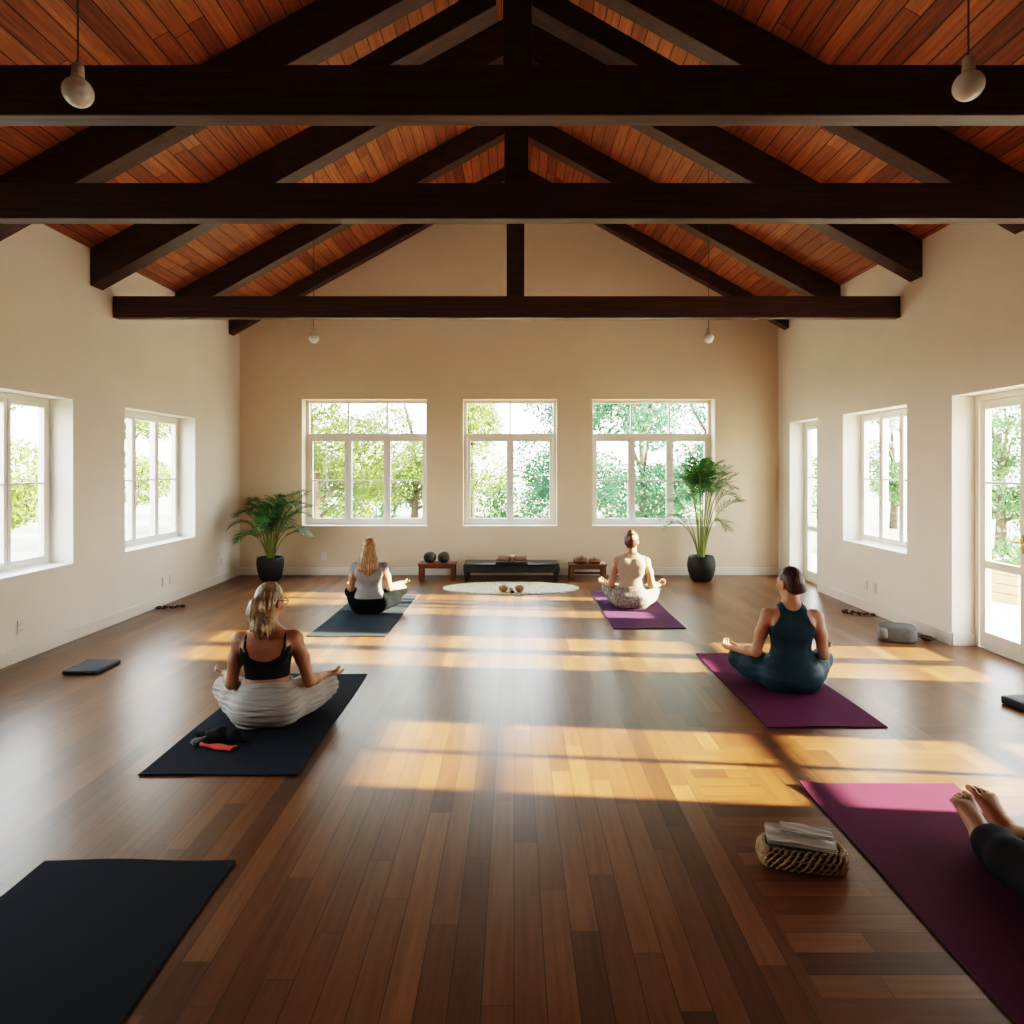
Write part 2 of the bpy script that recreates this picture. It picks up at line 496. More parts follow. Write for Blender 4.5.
BACK_OPEN = [(-3.17, -1.30, .72, 2.63), (-.762, .643, .72, 2.63), (1.166, 3.005, .72, 2.63)]
LEFT_OPEN = [(7.20, 8.78, .70, 2.24), (4.77, 6.35, .70, 2.24), (2.30, 3.88, .70, 2.24)]
RIGHT_OPEN = [(8.87, 9.78, 0.0, 2.25), (6.87, 8.20, .72, 2.24), (4.90, 6.16, 0.0, 2.25), (2.88, 3.90, .12, 1.56)]

# floor and ceiling
g = G(); g.box(XL - .02, XR + .02, YF - .02, YB + .02, -.12, 0)
for o in RIGHT_OPEN:
    if o[2] == 0: g.box(XR + .02, XR + TH + .05, o[0], o[1], -.12, 0)
tag(g.build('floor', MAT['floor']), 'polished brown plank floor with sunlit patches', 'floor', kind='structure')
g = G()
y0, y1 = YF - .4, YB + .6
for sx, xe in ((-1, XL - .7), (1, XR + .7)):
    a, b = (xe, deck(xe)), (0, ZR)
    g.prism_y([a, b, (0, ZR + .12), (xe, deck(xe) + .12)], y0, y1)
tag(g.build('ceiling', MAT['ceil']), 'pitched ceiling of orange brown wooden boards', 'ceiling', kind='structure')

# walls
wall_mesh('wall_left', (YF, YB), (0, deck(XL)), LEFT_OPEN, lambda u, d, z: (XL - d, u, z), 'pale cream side wall with deep window recesses on the left', MAT['wall'])
wall_mesh('wall_right', (YF, YB), (0, deck(XR)), RIGHT_OPEN, lambda u, d, z: (XR + d, u, z), 'pale cream side wall with glazed doors on the right', MAT['wall'])
def gable(name, at, openings, label, mat):
    zt = 3.70
    o = wall_mesh(name, (XL, XR), (0, zt), openings, at, label, mat)
    me = o.data
    bm = bmesh.new(); bm.from_mesh(me)
    poly = [(XL, zt), (XR, zt), (XR, deck(XR) + .02), (0, ZR + .02), (XL, deck(XL) + .02)]
    fr = [bm.verts.new(at(x, 0, z)) for x, z in poly]
    bk = [bm.verts.new(at(x, TH, z)) for x, z in poly]
    bm.faces.new(fr); bm.faces.new(bk)
    for i in range(5):
        j = (i + 1) % 5
        bm.faces.new([fr[i], fr[j], bk[j], bk[i]])
    bmesh.ops.recalc_face_normals(bm, faces=bm.faces)
    bm.to_mesh(me); bm.free()
    return o
gable('wall_back', lambda u, d, z: (u, YB + d, z), BACK_OPEN, 'warm cream gable wall with three large windows', MAT['wall_back'])
gable('wall_front', lambda u, d, z: (u, YF - d, z), [], 'cream end wall behind the viewer', MAT['wall'])

# baseboards
def baseboard(name, segs, label):
    g = G()
    for s in segs: g.box(*s, 0, .115)
    tag(g.build(name, MAT['skirting'], bevel=.004), label, 'baseboard', kind='structure')
bt = .016
baseboard('baseboard_left', [(XL, XL + bt, YF, YB - bt)], 'white baseboard along the left wall')
baseboard('baseboard_back', [(XL, XR, YB - bt, YB)], 'white baseboard under the back windows')
rs = [(XR - bt, XR, YF, 4.90), (XR - bt, XR, 6.16, 8.87), (XR - bt, XR, 9.78, YB - bt)]
for o in (RIGHT_OPEN[0], RIGHT_OPEN[2]):
    rs += [(XR, XR + .20, o[1] - bt, o[1]), (XR, XR + .20, o[0], o[0] + bt)]
baseboard('baseboard_right', rs, 'white baseboard along the right wall and door recesses')

# ------------------------------------------------------------------ windows and doors
# local frame: x along the wall, y outwards, z up; origin at the bottom middle of the opening on the inner wall face
FD0, FD1 = .215, .285
def frame_ring(g, x0, x1, z0, z1, w, y0=FD0, y1=FD1, bottom=True):
    g.box(x0, x0 + w, y0, y1, z0, z1); g.box(x1 - w, x1, y0, y1, z0, z1)
    g.box(x0 + w, x1 - w, y0, y1, z1 - w, z1)
    if bottom: g.box(x0 + w, x1 - w, y0, y1, z0, z0 + w)

def sash(root, x0, x1, z0, z1, w, bars=(), name='sash', y0=.205, y1=.262, wb=None, handle=None):
    g = G()
    wb = wb or w
    g.box(x0, x0 + w, y0, y1, z0, z1); g.box(x1 - w, x1, y0, y1, z0, z1)
    g.box(x0 + w, x1 - w, y0, y1, z1 - w, z1); g.box(x0 + w, x1 - w, y0, y1, z0, z0 + wb)
    for zb, t in bars: g.box(x0 + w, x1 - w, y0 + .008, y1 - .008, zb - t / 2, zb + t / 2)
    s = g.build(name, MAT['frame'], root, bevel=.004)
    p = G().box(x0 + w - .005, x1 - w + .005, .231, .236, z0 + wb - .005, z1 - w + .005).build('glass_pane', MAT['glass'], s)
    if handle:
        hx, hz, kind = handle
        h = G()
        if kind == 'upright':
            h.tube([(hx, y0 - .002, hz), (hx, y0 - .035, hz)], .008)
            h.tube([(hx, y0 - .035, hz + .01), (hx, y0 - .04, hz - .11)], [.008, .006])
            h.build('handle', MAT['steel'], s, smooth=True)
        else:
            d = 1 if kind == 'lever_plus' else -1
            h.box(hx - .016, hx + .016, y0 - .006, y0 + .002, hz - .09, hz + .06)
            h.tube([(hx, y0 - .004, hz), (hx, y0 - .05, hz)], .009)
            h.tube([(hx, y0 - .05, hz), (hx + d * .06, y0 - .055, hz + .004), (hx + d * .12, y0 - .05, hz - .006)], [.010, .009, .008])
            h.build('handle', MAT['brass'], s, smooth=True)
    return s

def place(name, cat, wall, op, label):
    u = (op[0] + op[1]) / 2
    if wall == 'back': loc, rz = (u, YB, op[2]), 0
    elif wall == 'left': loc, rz = (XL, u, op[2]), PI / 2
    else: loc, rz = (XR, u, op[2]), -PI / 2
    return thing(name, label, cat, loc, rz, kind='structure'), op[1] - op[0], op[3] - op[2]

def sill(root, w):
    G().box(-w / 2, w / 2, -.012, FD0, 0, .018).build('window_sill', MAT['white'], root, bevel=.004)

def back_window(n, op, cols, label):
    root, w, h = place('window_%d' % n, 'window', 'back', op, label)
    sill(root, w)
    x0, x1 = -w / 2, w / 2
    zt = 2.09 - op[2]
    g = G(); frame_ring(g, x0, x1, .018, h, .045)
    g.box(x0 + .045, x1 - .045, FD0 - .012, FD1, zt - .035, zt + .035)
    iw = (w - .09) / cols
    for k in range(1, cols):
        xx = x0 + .045 + iw * k
        g.box(xx - .02, xx + .02, FD0, FD1, .06, zt - .03)
        g.box(xx - .013, xx + .013, FD0 + .01, FD1 - .01, zt + .03, h - .04)
    fr = g.build('window_frame', MAT['frame'], root, bevel=.004)
    for k in range(cols):
        a = x0 + .045 + iw * k
        G().box(a + .002, a + iw - .002, .245, .250, zt + .03, h - .04).build('glass_pane', MAT['glass'], fr)
        bars = [(1.41 - op[2], .022)] if cols == 3 else []
        hd = None
        if cols == 2: hd = ((a + iw - .03) if k == 0 else (a + .03), .56, 'upright')
        sash(root, a + .004, a + iw - .004, .063, zt - .035, .05, bars, handle=hd)

back_window(1, BACK_OPEN[0], 3, 'white six-pane window behind the palm in the corner of the left wall')
back_window(2, BACK_OPEN[1], 2, 'narrower white casement window above the black bench')
back_window(3, BACK_OPEN[2], 3, 'white six-pane window partly covered by the tall palm')

def side_window(n, wall, op, cols, zbar, label, hd=None, sw=.036, bw=.02):
    root, w, h = place('window_%d' % n, 'window', wall, op, label)
    sill(root, w)
    x0, x1 = -w / 2, w / 2
    g = G(); frame_ring(g, x0, x1, .018, h, .05)
    iw = (w - .10) / cols
    for k in range(1, cols):
        xx = x0 + .05 + iw * k
        g.box(xx - .016, xx + .016, FD0, FD1, .06, h - .05)
    g.build('window_frame', MAT['frame'], root, bevel=.004)
    for k in range(cols):
        a = x0 + .05 + iw * k
        hh = (a + .02, .7, 'upright') if hd == k else None
        sash(root, a + .006, a + iw - .006, .062, h - .052, sw, [(zb - op[2], bw) for zb in (zbar if isinstance(zbar, tuple) else (zbar,))], handle=hh)

side_window(4, 'left', LEFT_OPEN[0], 3, 1.46, 'white barred window recess in the left wall nearer the corner palm', 1)
side_window(5, 'left', LEFT_OPEN[1], 3, 1.46, 'white window recess at the left edge above the single outlet')
side_window(6, 'left', LEFT_OPEN[2], 3, 1.46, 'white window in the left wall beside the viewer')
side_window(7, 'right', RIGHT_OPEN[1], 3, 1.47, 'white barred window recess in the right wall between two glazed doors')
side_window(8, 'right', RIGHT_OPEN[3], 2, (.44, .81, 1.29), 'unseen low white window in the right wall, shaped to cast the near sun patch', sw=.016, bw=.05)  # out of view; height and bars shaped to cast the foreground sun patch

def french_door(n, op, label, near):
    root, w, h = place('door_%d' % n, 'glazed door', 'right', op, label)
    x0, x1 = -w / 2, w / 2
    g = G(); frame_ring(g, x0, x1, 0, h, .055, FD0 - .01, FD1, bottom=False)
    g.box(x0 + .055, x1 - .055, FD0 - .01, FD1 + .03, 0, .012)
    g.build('door_frame', MAT['frame'], root, bevel=.004)
    x0 += .058; x1 -= .058
    lw = (x1 - x0) / 2
    for k in range(2):
        a = x0 + lw * k
        st = .075 if near else .055
        hd = None
        if k == 0: hd = (a + lw - st / 2 - .003, .99, 'lever_minus')
        lf = sash(root, a + .003, a + lw - .003, .016, h - .058, st, [(.75, .07), (1.47, .022)], name='door_leaf', y0=.205, y1=.262, wb=.14, handle=hd)
french_door(1, RIGHT_OPEN[0], 'tall glazed door in the far right corner', False)
french_door(2, RIGHT_OPEN[2], 'tall glazed door with brass lever at the right edge', True)

# ------------------------------------------------------------------ roof timbers
def truss(y, wk, label, brace=False):
    root = thing('roof_truss', label, 'roof truss', (0, y, 0), group='roof trusses', kind='structure')
    G().box(XL + .004, XR - .004, 0, .10, 3.135, 3.355).build('tie_beam', MAT['beam'], root, bevel=.006)
    G().box(-wk / 2 + .015, wk / 2 + .015, .0, .10, 3.355, ZR - .02).build('king_post', MAT['rafter'], root, bevel=.006)
    if brace:
        for s in (-1, 1):
            G().prism_y([(s * .84, 3.355), (s * .66, 3.355), (s * .08, 3.68), (s * .08, 3.80)], .10, .22).build('brace', MAT['rafter'], root, bevel=.005)
truss(2.97, .125, 'dark roof truss nearest the viewer with short braces', True)
truss(4.20, .148, 'middle dark roof truss of three')
truss(6.97, .18, 'dark roof truss nearest the back wall')

RAF = [(5.20, .18, .37, 'nearest the viewer'), (6.60, .20, .36, 'second from the viewer'), (8.25, .18, .30, 'second from the back wall'), (9.80, .16, .20, 'nearest the back wall')]
for y, t, dp, wh in RAF:
    for s, side, xe in ((-1, 'left', XL), (1, 'right', XR)):
        xe = xe - s * .004
        z0 = deck(xe) - .004
        o = G().prism_y([(xe, z0), (s * .004, ZR - .004), (s * .004, ZR - dp), (xe, z0 - dp)], 0, t).build('rafter', MAT['rafter'], bevel=.006)
        o.location = (0, y, 0)
        tag(o, 'dark rafter on the %s roof slope, %s' % (side, wh), 'rafter', 'dark sloping rafters', 'structure')

# ------------------------------------------------------------------ pendants
def pendant(x, y, z, label, r=.055):
    root = thing('pendant_light', label, 'pendant light', (x, y, z), group='globe pendant lights')
    zt = deck(x) - z
    G().tube([(0, 0, .10), (0, 0, zt)], .0035, 6).build('cord', MAT['cord'], root, smooth=True)
    G().lathe([(.001, .115), (.012, .112), (.021, .10), (.023, .06), (.026, .045)], 20).build('socket', MAT['socket'], root, smooth=True)
    prof = [(r * math.sin(a), -r * math.cos(a)) for a in np.linspace(0, PI * .86, 18)]
    prof[0] = (.0005, -r)
    G().lathe(prof + [(.024, .06)], 28).build('bulb', MAT['bulb'], root, smooth=True)
    return root
pendant(-1.66, 2.60, 3.03, 'white globe pendant light before the nearest truss, left')
pendant(1.73, 2.60, 3.055, 'white globe pendant light before the nearest truss, right')
pendant(-2.14, 7.30, 2.99, 'small white globe pendant left of the middle back window')
pendant(2.08, 7.30, 2.99, 'small white globe pendant above the right back window')

# ------------------------------------------------------------------ yoga mats
def yoga_mat(x0, x1, y0, y1, mat, label, corner=None):
    nx, ny = 16, 36
    w, l = x1 - x0, y1 - y0
    t = .006
    ph = rng.uniform(0, 6, 4)
    top = []; bot = []
    for j in range(ny + 1):
        for i in range(nx + 1):
            u, v = i / nx, j / ny
            x = (u - .5) * w + .004 * math.sin(v * 9 + ph[0]) * (1 if u > .5 else .7)
            y = (v - .5) * l + .004 * math.sin(u * 7 + ph[1])
            e = min(u, 1 - u) * w; f = min(v, 1 - v) * l
            z = .0015
            if corner:
                cu, cv = corner
                d = math.hypot((u - cu) * w, (v - cv) * l)
                z += .014 * max(0, 1 - d / .16) ** 1.6
            z += .004 * max(0, 1 - f / .10) * (.5 + .5 * math.sin(u * 8 + ph[2]))
            top.append((x, y, z + t)); bot.append((x, y, z))
    n = nx + 1
    g = G()
    fs = []
    K = len(top)
    for j in range(ny):
        for i in range(nx):
            a = j * n + i
            fs.append((a, a + 1, a + n + 1, a + n)); fs.append((K + a, K + a + n, K + a + n + 1, K + a + 1))
    ring = [i for i in range(n)] + [j * n + nx for j in range(1, ny + 1)] + [ny * n + i for i in range(nx - 1, -1, -1)] + [j * n for j in range(ny - 1, 0, -1)]
    for k in range(len(ring)):
        a, b = ring[k], ring[(k + 1) % len(ring)]
        fs.append((a, K + a, K + b, b))
    g.add(top + bot, fs)
    o = g.build('yoga_mat', mat)
    o.location = ((x0 + x1) / 2, (y0 + y1) / 2, 0)
    me = o.data
    me.materials.append(MAT['mat_edge'])
    for p in me.polygons:
        p.use_smooth = abs(p.normal.z) > .5
        if abs(p.normal.z) < .5: p.material_index = 1
    smooth_angle(o, 30)
    return tag(o, label, 'yoga mat', 'yoga mats on the floor')
yoga_mat(-1.905, -1.133, .98, 2.774, MAT['navy'], 'empty navy yoga mat in the near left corner')
yoga_mat(-1.953, -1.130, 3.548, 5.279, MAT['navy'], 'navy yoga mat under the woman in the black crop top')
yoga_mat(-1.96, -1.215, 6.466, 8.54, MAT['teal_mat'], 'slate blue yoga mat under the long-haired woman in grey')
yoga_mat(.99, 1.71, 6.788, 8.81, MAT['violet'], 'violet yoga mat under the woman in the cream top')
yoga_mat(1.56, 2.30, 4.203, 5.875, MAT['purple'], 'plum yoga mat under the woman in teal')
yoga_mat(1.443, 2.22, 1.55, 3.447, MAT['purple'], 'large plum yoga mat under the bare feet, beside the basket', (0, 1))
TOPZ = .010

# ------------------------------------------------------------------ implicit bodies
class Field:
    """signed distance grid: primitives melt together, the zero surface becomes one mesh"""
    def __init__(s, lo, hi, h):
        s.lo = np.array(lo, np.float32); s.h = h
        n = np.ceil((np.array(hi) - np.array(lo)) / h).astype(int) + 1
        s.ax = [s.lo[i] + h * np.arange(n[i], dtype=np.float32) for i in range(3)]
        s.D = np.full(n, .3, np.float32)
    def copy(s):
        f = Field.__new__(Field); f.lo, f.h, f.ax, f.D = s.lo, s.h, s.ax, s.D.copy(); return f
    def grid(s):
        return s.ax[0][:, None, None], s.ax[1][None, :, None], s.ax[2][None, None, :]
    def put(s, fn, lo, hi, k=.02):
        sl = []
        for i in range(3):
            a = max(0, int(math.floor((lo[i] - k - .03 - s.lo[i]) / s.h)))
            b = min(len(s.ax[i]), int(math.ceil((hi[i] + k + .03 - s.lo[i]) / s.h)) + 1)
            if b <= a: return
            sl.append(slice(a, b))
        x = s.ax[0][sl[0]][:, None, None]; y = s.ax[1][sl[1]][None, :, None]; z = s.ax[2][sl[2]][None, None, :]
        d = fn(x, y, z)
        D = s.D[tuple(sl)]
        if k > 0:
            hh = np.maximum(k - np.abs(D - d), 0) / k
            s.D[tuple(sl)] = np.minimum(D, d) - hh * hh * k * .25
        else:
            s.D[tuple(sl)] = np.minimum(D, d)
    def cone(s, a, b, r1, r2, k=.02):
        a = np.array(a, np.float32); b = np.array(b, np.float32)
        ba = b - a; l2 = float(ba @ ba) + 1e-9
        r = max(r1, r2)
        def fn(x, y, z):
            t = np.clip(((x - a[0]) * ba[0] + (y - a[1]) * ba[1] + (z - a[2]) * ba[2]) / l2, 0, 1)
            return np.sqrt((x - a[0] - t * ba[0]) ** 2 + (y - a[1] - t * ba[1]) ** 2 + (z - a[2] - t * ba[2]) ** 2) - (r1 + (r2 - r1) * t)
        s.put(fn, np.minimum(a, b) - r, np.maximum(a, b) + r, k)
    def chain(s, pts, rs, k=.02):
        for i in range(len(pts) - 1): s.cone(pts[i], pts[i + 1], rs[i], rs[i + 1], k)
    def ell(s, c, r, k=.02, M=None):
        c = np.array(c, np.float32); r = np.array(r, np.float32)
        m = np.eye(3, dtype=np.float32) if M is None else np.array(M, np.float32)   # columns = local axes
        R_ = float(r.max())
        def fn(x, y, z):
            px, py, pz = x - c[0], y - c[1], z - c[2]
            q = [(px * m[0][i] + py * m[1][i] + pz * m[2][i]) for i in range(3)]
            k0 = np.sqrt((q[0] / r[0]) ** 2 + (q[1] / r[1]) ** 2 + (q[2] / r[2]) ** 2)
            k1 = np.sqrt((q[0] / r[0] ** 2) ** 2 + (q[1] / r[1] ** 2) ** 2 + (q[2] / r[2] ** 2) ** 2) + 1e-6
            return (k0 * (k0 - 1) / k1).astype(np.float32)
        s.put(fn, c - R_, c + R_, k)
    def loft(s, tab, k=.03, off=0.0, zcap=None):
        """upright trunk: rows (z, half width, half depth, y centre)"""
        T = np.array(tab, np.float32)
        z0, z1 = T[0, 0], T[-1, 0]
        zz = np.linspace(z0, z1, 400)
        cols = []
        for i in (1, 2, 3):
            v = np.interp(zz, T[:, 0], T[:, i])
            ker = np.hanning(31); ker /= ker.sum()
            v = np.convolve(np.pad(v, 15, mode='edge'), ker, 'valid')
            cols.append(v)
        def fn(x, y, z):
            a = np.interp(z, zz, cols[0]).astype(np.float32) + off; b = np.interp(z, zz, cols[1]).astype(np.float32) + off
            c = np.interp(z, zz, cols[2]).astype(np.float32)
            px, py = x / a, (y - c) / b
            k0 = (np.abs(px) ** 2.3 + np.abs(py) ** 2.3) ** (1 / 2.3)
            k1 = np.sqrt((px / a) ** 2 + (py / b) ** 2) / np.maximum(np.sqrt(px * px + py * py), 1e-5) + 1e-5
            d = (k0 - 1) / k1
            return np.maximum(d, np.maximum(z0 - z, z - z1)).astype(np.float32)
        m = T[:, 1].max() + off
        s.put(fn, (-m, (T[:, 3] - T[:, 2]).min() - off, z0), (m, (T[:, 3] + T[:, 2]).max() + off, z1), k)
    def mesh(s):
        D = s.D; h = s.h
        S = D < 0
        n = D.shape
        c8 = sum(S[i:n[0] - 1 + i, j:n[1] - 1 + j, k:n[2] - 1 + k].astype(np.int8) for i in (0, 1) for j in (0, 1) for k in (0, 1))
        act = np.argwhere((c8 > 0) & (c8 < 8))
        idx = np.full((n[0] - 1, n[1] - 1, n[2] - 1), -1, np.int32)
        idx[act[:, 0], act[:, 1], act[:, 2]] = np.arange(len(act))
        acc = np.zeros((len(act), 3)); cnt = np.zeros(len(act))
        cor = [np.array(c) for c in ((0, 0, 0), (1, 0, 0), (0, 1, 0), (1, 1, 0), (0, 0, 1), (1, 0, 1), (0, 1, 1), (1, 1, 1))]
        val = [D[act[:, 0] + c[0], act[:, 1] + c[1], act[:, 2] + c[2]] for c in cor]
        for i in range(8):
            for j in range(i + 1, 8):
                if np.abs(cor[i] - cor[j]).sum() != 1: continue
                a, b = val[i], val[j]
                w = (a < 0) != (b < 0)
                t = np.where(w, a / np.where(w, a - b, 1), 0)
                p = cor[i][None] + t[:, None] * (cor[j] - cor[i])[None]
                acc += p * w[:, None]; cnt += w
        V = (act + acc / cnt[:, None]) * h + s.lo
        F = []
        for ax in range(3):
            o1, o2 = [(1, 2), (2, 0), (0, 1)][ax]
            sl0 = [slice(None)] * 3; sl1 = [slice(None)] * 3
            sl0[ax] = slice(0, n[ax] - 1); sl1[ax] = slice(1, n[ax])
            A, B = S[tuple(sl0)], S[tuple(sl1)]
            e = np.argwhere(A != B)
            e = e[(e[:, o1] > 0) & (e[:, o2] > 0) & (e[:, o1] < n[o1] - 1) & (e[:, o2] < n[o2] - 1)]
            if not len(e): continue
            inside = A[e[:, 0], e[:, 1], e[:, 2]]
            q = []
            for d1, d2 in ((0, 0), (-1, 0), (-1, -1), (0, -1)):
                cc = e.copy(); cc[:, o1] += d1; cc[:, o2] += d2
                q.append(idx[cc[:, 0], cc[:, 1], cc[:, 2]])
            q = np.stack(q, 1)
            q[~inside] = q[~inside][:, ::-1]
            F.append(q)
        F = np.concatenate(F)
        return V, F[(F >= 0).all(1)]
    def build(s, name, mat, parent, scale=1.0, relax=1):
        s.D = np.maximum(s.D, .002 - s.grid()[2])
        V, F = s.mesh()
        for _ in range(relax):                       # one soft Laplacian pass takes the grid steps out
            acc = np.zeros_like(V); c = np.zeros(len(V))
            for i in range(4):
                a, b = F[:, i], F[:, (i + 1) % 4]
                np.add.at(acc, a, V[b]); np.add.at(acc, b, V[a]); np.add.at(c, a, 1); np.add.at(c, b, 1)
            V = V * .5 + acc / np.maximum(c, 1)[:, None] * .5
        V = V * scale
        me = bpy.data.meshes.new(name)
        me.vertices.add(len(V)); me.vertices.foreach_set('co', V.astype(np.float32).ravel())
        me.loops.add(F.size); me.loops.foreach_set('vertex_index', F.astype(np.int32).ravel())
        me.polygons.add(len(F)); me.polygons.foreach_set('loop_start', np.arange(0, F.size, 4, dtype=np.int32))
        me.polygons.foreach_set('use_smooth', np.ones(len(F), bool))
        me.update(calc_edges=True); me.validate()
        me.materials.append(mat)
        o = bpy.data.objects.new(name, me); C.objects.link(o); o.parent = parent
        return o

def rotz(a):
    c, s = math.cos(a), math.sin(a); return np.array([[c, -s, 0], [s, c, 0], [0, 0, 1]])
def rotx(a):
    c, s = math.cos(a), math.sin(a); return np.array([[1, 0, 0], [0, c, -s], [0, s, c]])
def unit(v):
    v = np.array(v, float); return v / np.linalg.norm(v)

TRUNK = [(.015, .135, .11, -.01), (.05, .175, .140, -.012), (.10, .190, .150, -.012), (.15, .188, .143, -.008), (.20, .166, .120, 0),
         (.25, .141, .100, .006), (.30, .130, .092, .008), (.36, .136, .095, .004), (.42, .147, .101, 0), (.48, .156, .102, -.006),
         (.525, .158, .090, -.010), (.555, .148, .076, -.012), (.590, .108, .060, -.010), (.625, .068, .054, -.004), (.66, .050, .052, .004), (.72, .047, .05, .012)]

def hand(f, w, d, nrm, lat, curl=(.3, .6), thumb_in=.4, sc=1.0, k=.008):
    """wrist w, pointing d, fingers curl towards nrm, thumb on the lat side"""
    w, d, nrm, lat = map(lambda v: np.array(v, float), (w, d, nrm, lat))
    d = unit(d); nrm = unit(nrm - d * (nrm @ d)); lat = unit(lat - d * (lat @ d) - nrm * (lat @ nrm))
    offs = (.028, .010, -.009, -.026); ln = (.92, 1.0, .94, .76)
    for o, l in zip(offs, ln):
        kn = w + d * (.086 * sc * (1 - abs(o) * 1.5)) + lat * o * sc
        f.cone(w + lat * o * .55 * sc, kn, .0155 * sc, .0115 * sc, .014)
    for o, l in zip(offs, ln):
        kn = w + d * (.086 * sc * (1 - abs(o) * 1.5)) + lat * o * sc
        p = kn
        ang = 0
        for seg, (sl_, r1, r2) in enumerate(((.040, .0098, .0088), (.026, .0088, .0080), (.020, .0080, .0068))):
            ang += curl[0] if seg == 0 else curl[1]
            dd = d * math.cos(ang) + nrm * math.sin(ang) + lat * o * 1.6
            q = p + unit(dd) * sl_ * l * sc
            f.cone(p, q, r1 * sc, r2 * sc, .003)
            p = q
    t0 = w + d * .022 * sc + lat * .022 * sc
    t1 = t0 + unit(d * .6 + lat * .75 + nrm * .35) * .042 * sc
    t2 = t1 + unit(d * .8 + lat * (.3 - thumb_in) + nrm * .55) * .032 * sc
    t3 = t2 + unit(d * .8 - lat * thumb_in + nrm * .45) * .024 * sc
    f.cone(t0, t1, .016 * sc, .0120 * sc, .010); f.cone(t1, t2, .0118 * sc, .0105 * sc, .004); f.cone(t2, t3, .0105 * sc, .0082 * sc, .003)

def head(f, base, yaw, pitch, k=.02):
    """head with face; base = top of the neck; returns map from head space to body space"""
    M = rotz(yaw) @ rotx(pitch)
    P = lambda p: np.array(base) + M @ np.array(p)
    f.ell(P((0, .0, .10)), (.073, .090, .094), .02, M)       # skull
    f.ell(P((0, .030, .045)), (.057, .062, .070), .03, M)     # face and jaw
    f.ell(P((0, .066, .003)), (.028, .024, .020), .025, M)    # chin
    f.cone(P((0, .088, .085)), P((0, .108, .056)), .008, .012, .012)   # nose
    f.ell(P((0, .084, .030)), (.020, .010, .0055), .008, M)   # upper lip
    f.ell(P((0, .082, .022)), (.018, .010, .0065), .006, M)   # lower lip
    f.ell(P((0, .078, .101)), (.050, .016, .010), .015, M)    # brow
    for s in (-1, 1):
        f.ell(P((s * .031, .078, .083)), (.014, .010, .008), .006, M)    # closed lids
        f.ell(P((s * .045, .062, .055)), (.020, .020, .018), .02, M)     # cheeks
        f.ell(P((s * .074, -.002, .070)), (.011, .020, .032), .006, M)   # ears
    return P, M

def strands(f, amp, freq, cx, cy):
    x, y, z = f.grid()
    a = np.arctan2(y - cy, x - cx)
    f.D += (amp * np.sin(a * freq + 3 * np.sin(z * 17)) + amp * .6 * np.sin(a * freq * 2.3 + z * 23)).astype(np.float32)

def wrinkle(f, amp, fz=70., fx=25., ph=0.):
    x, y, z = f.grid()
    f.D += (amp * np.sin(z * fz + 2.2 * np.sin(x * 11 + ph) + y * 14) * (.55 + .45 * np.sin(x * fx + y * 19 + ph))).astype(np.float32)

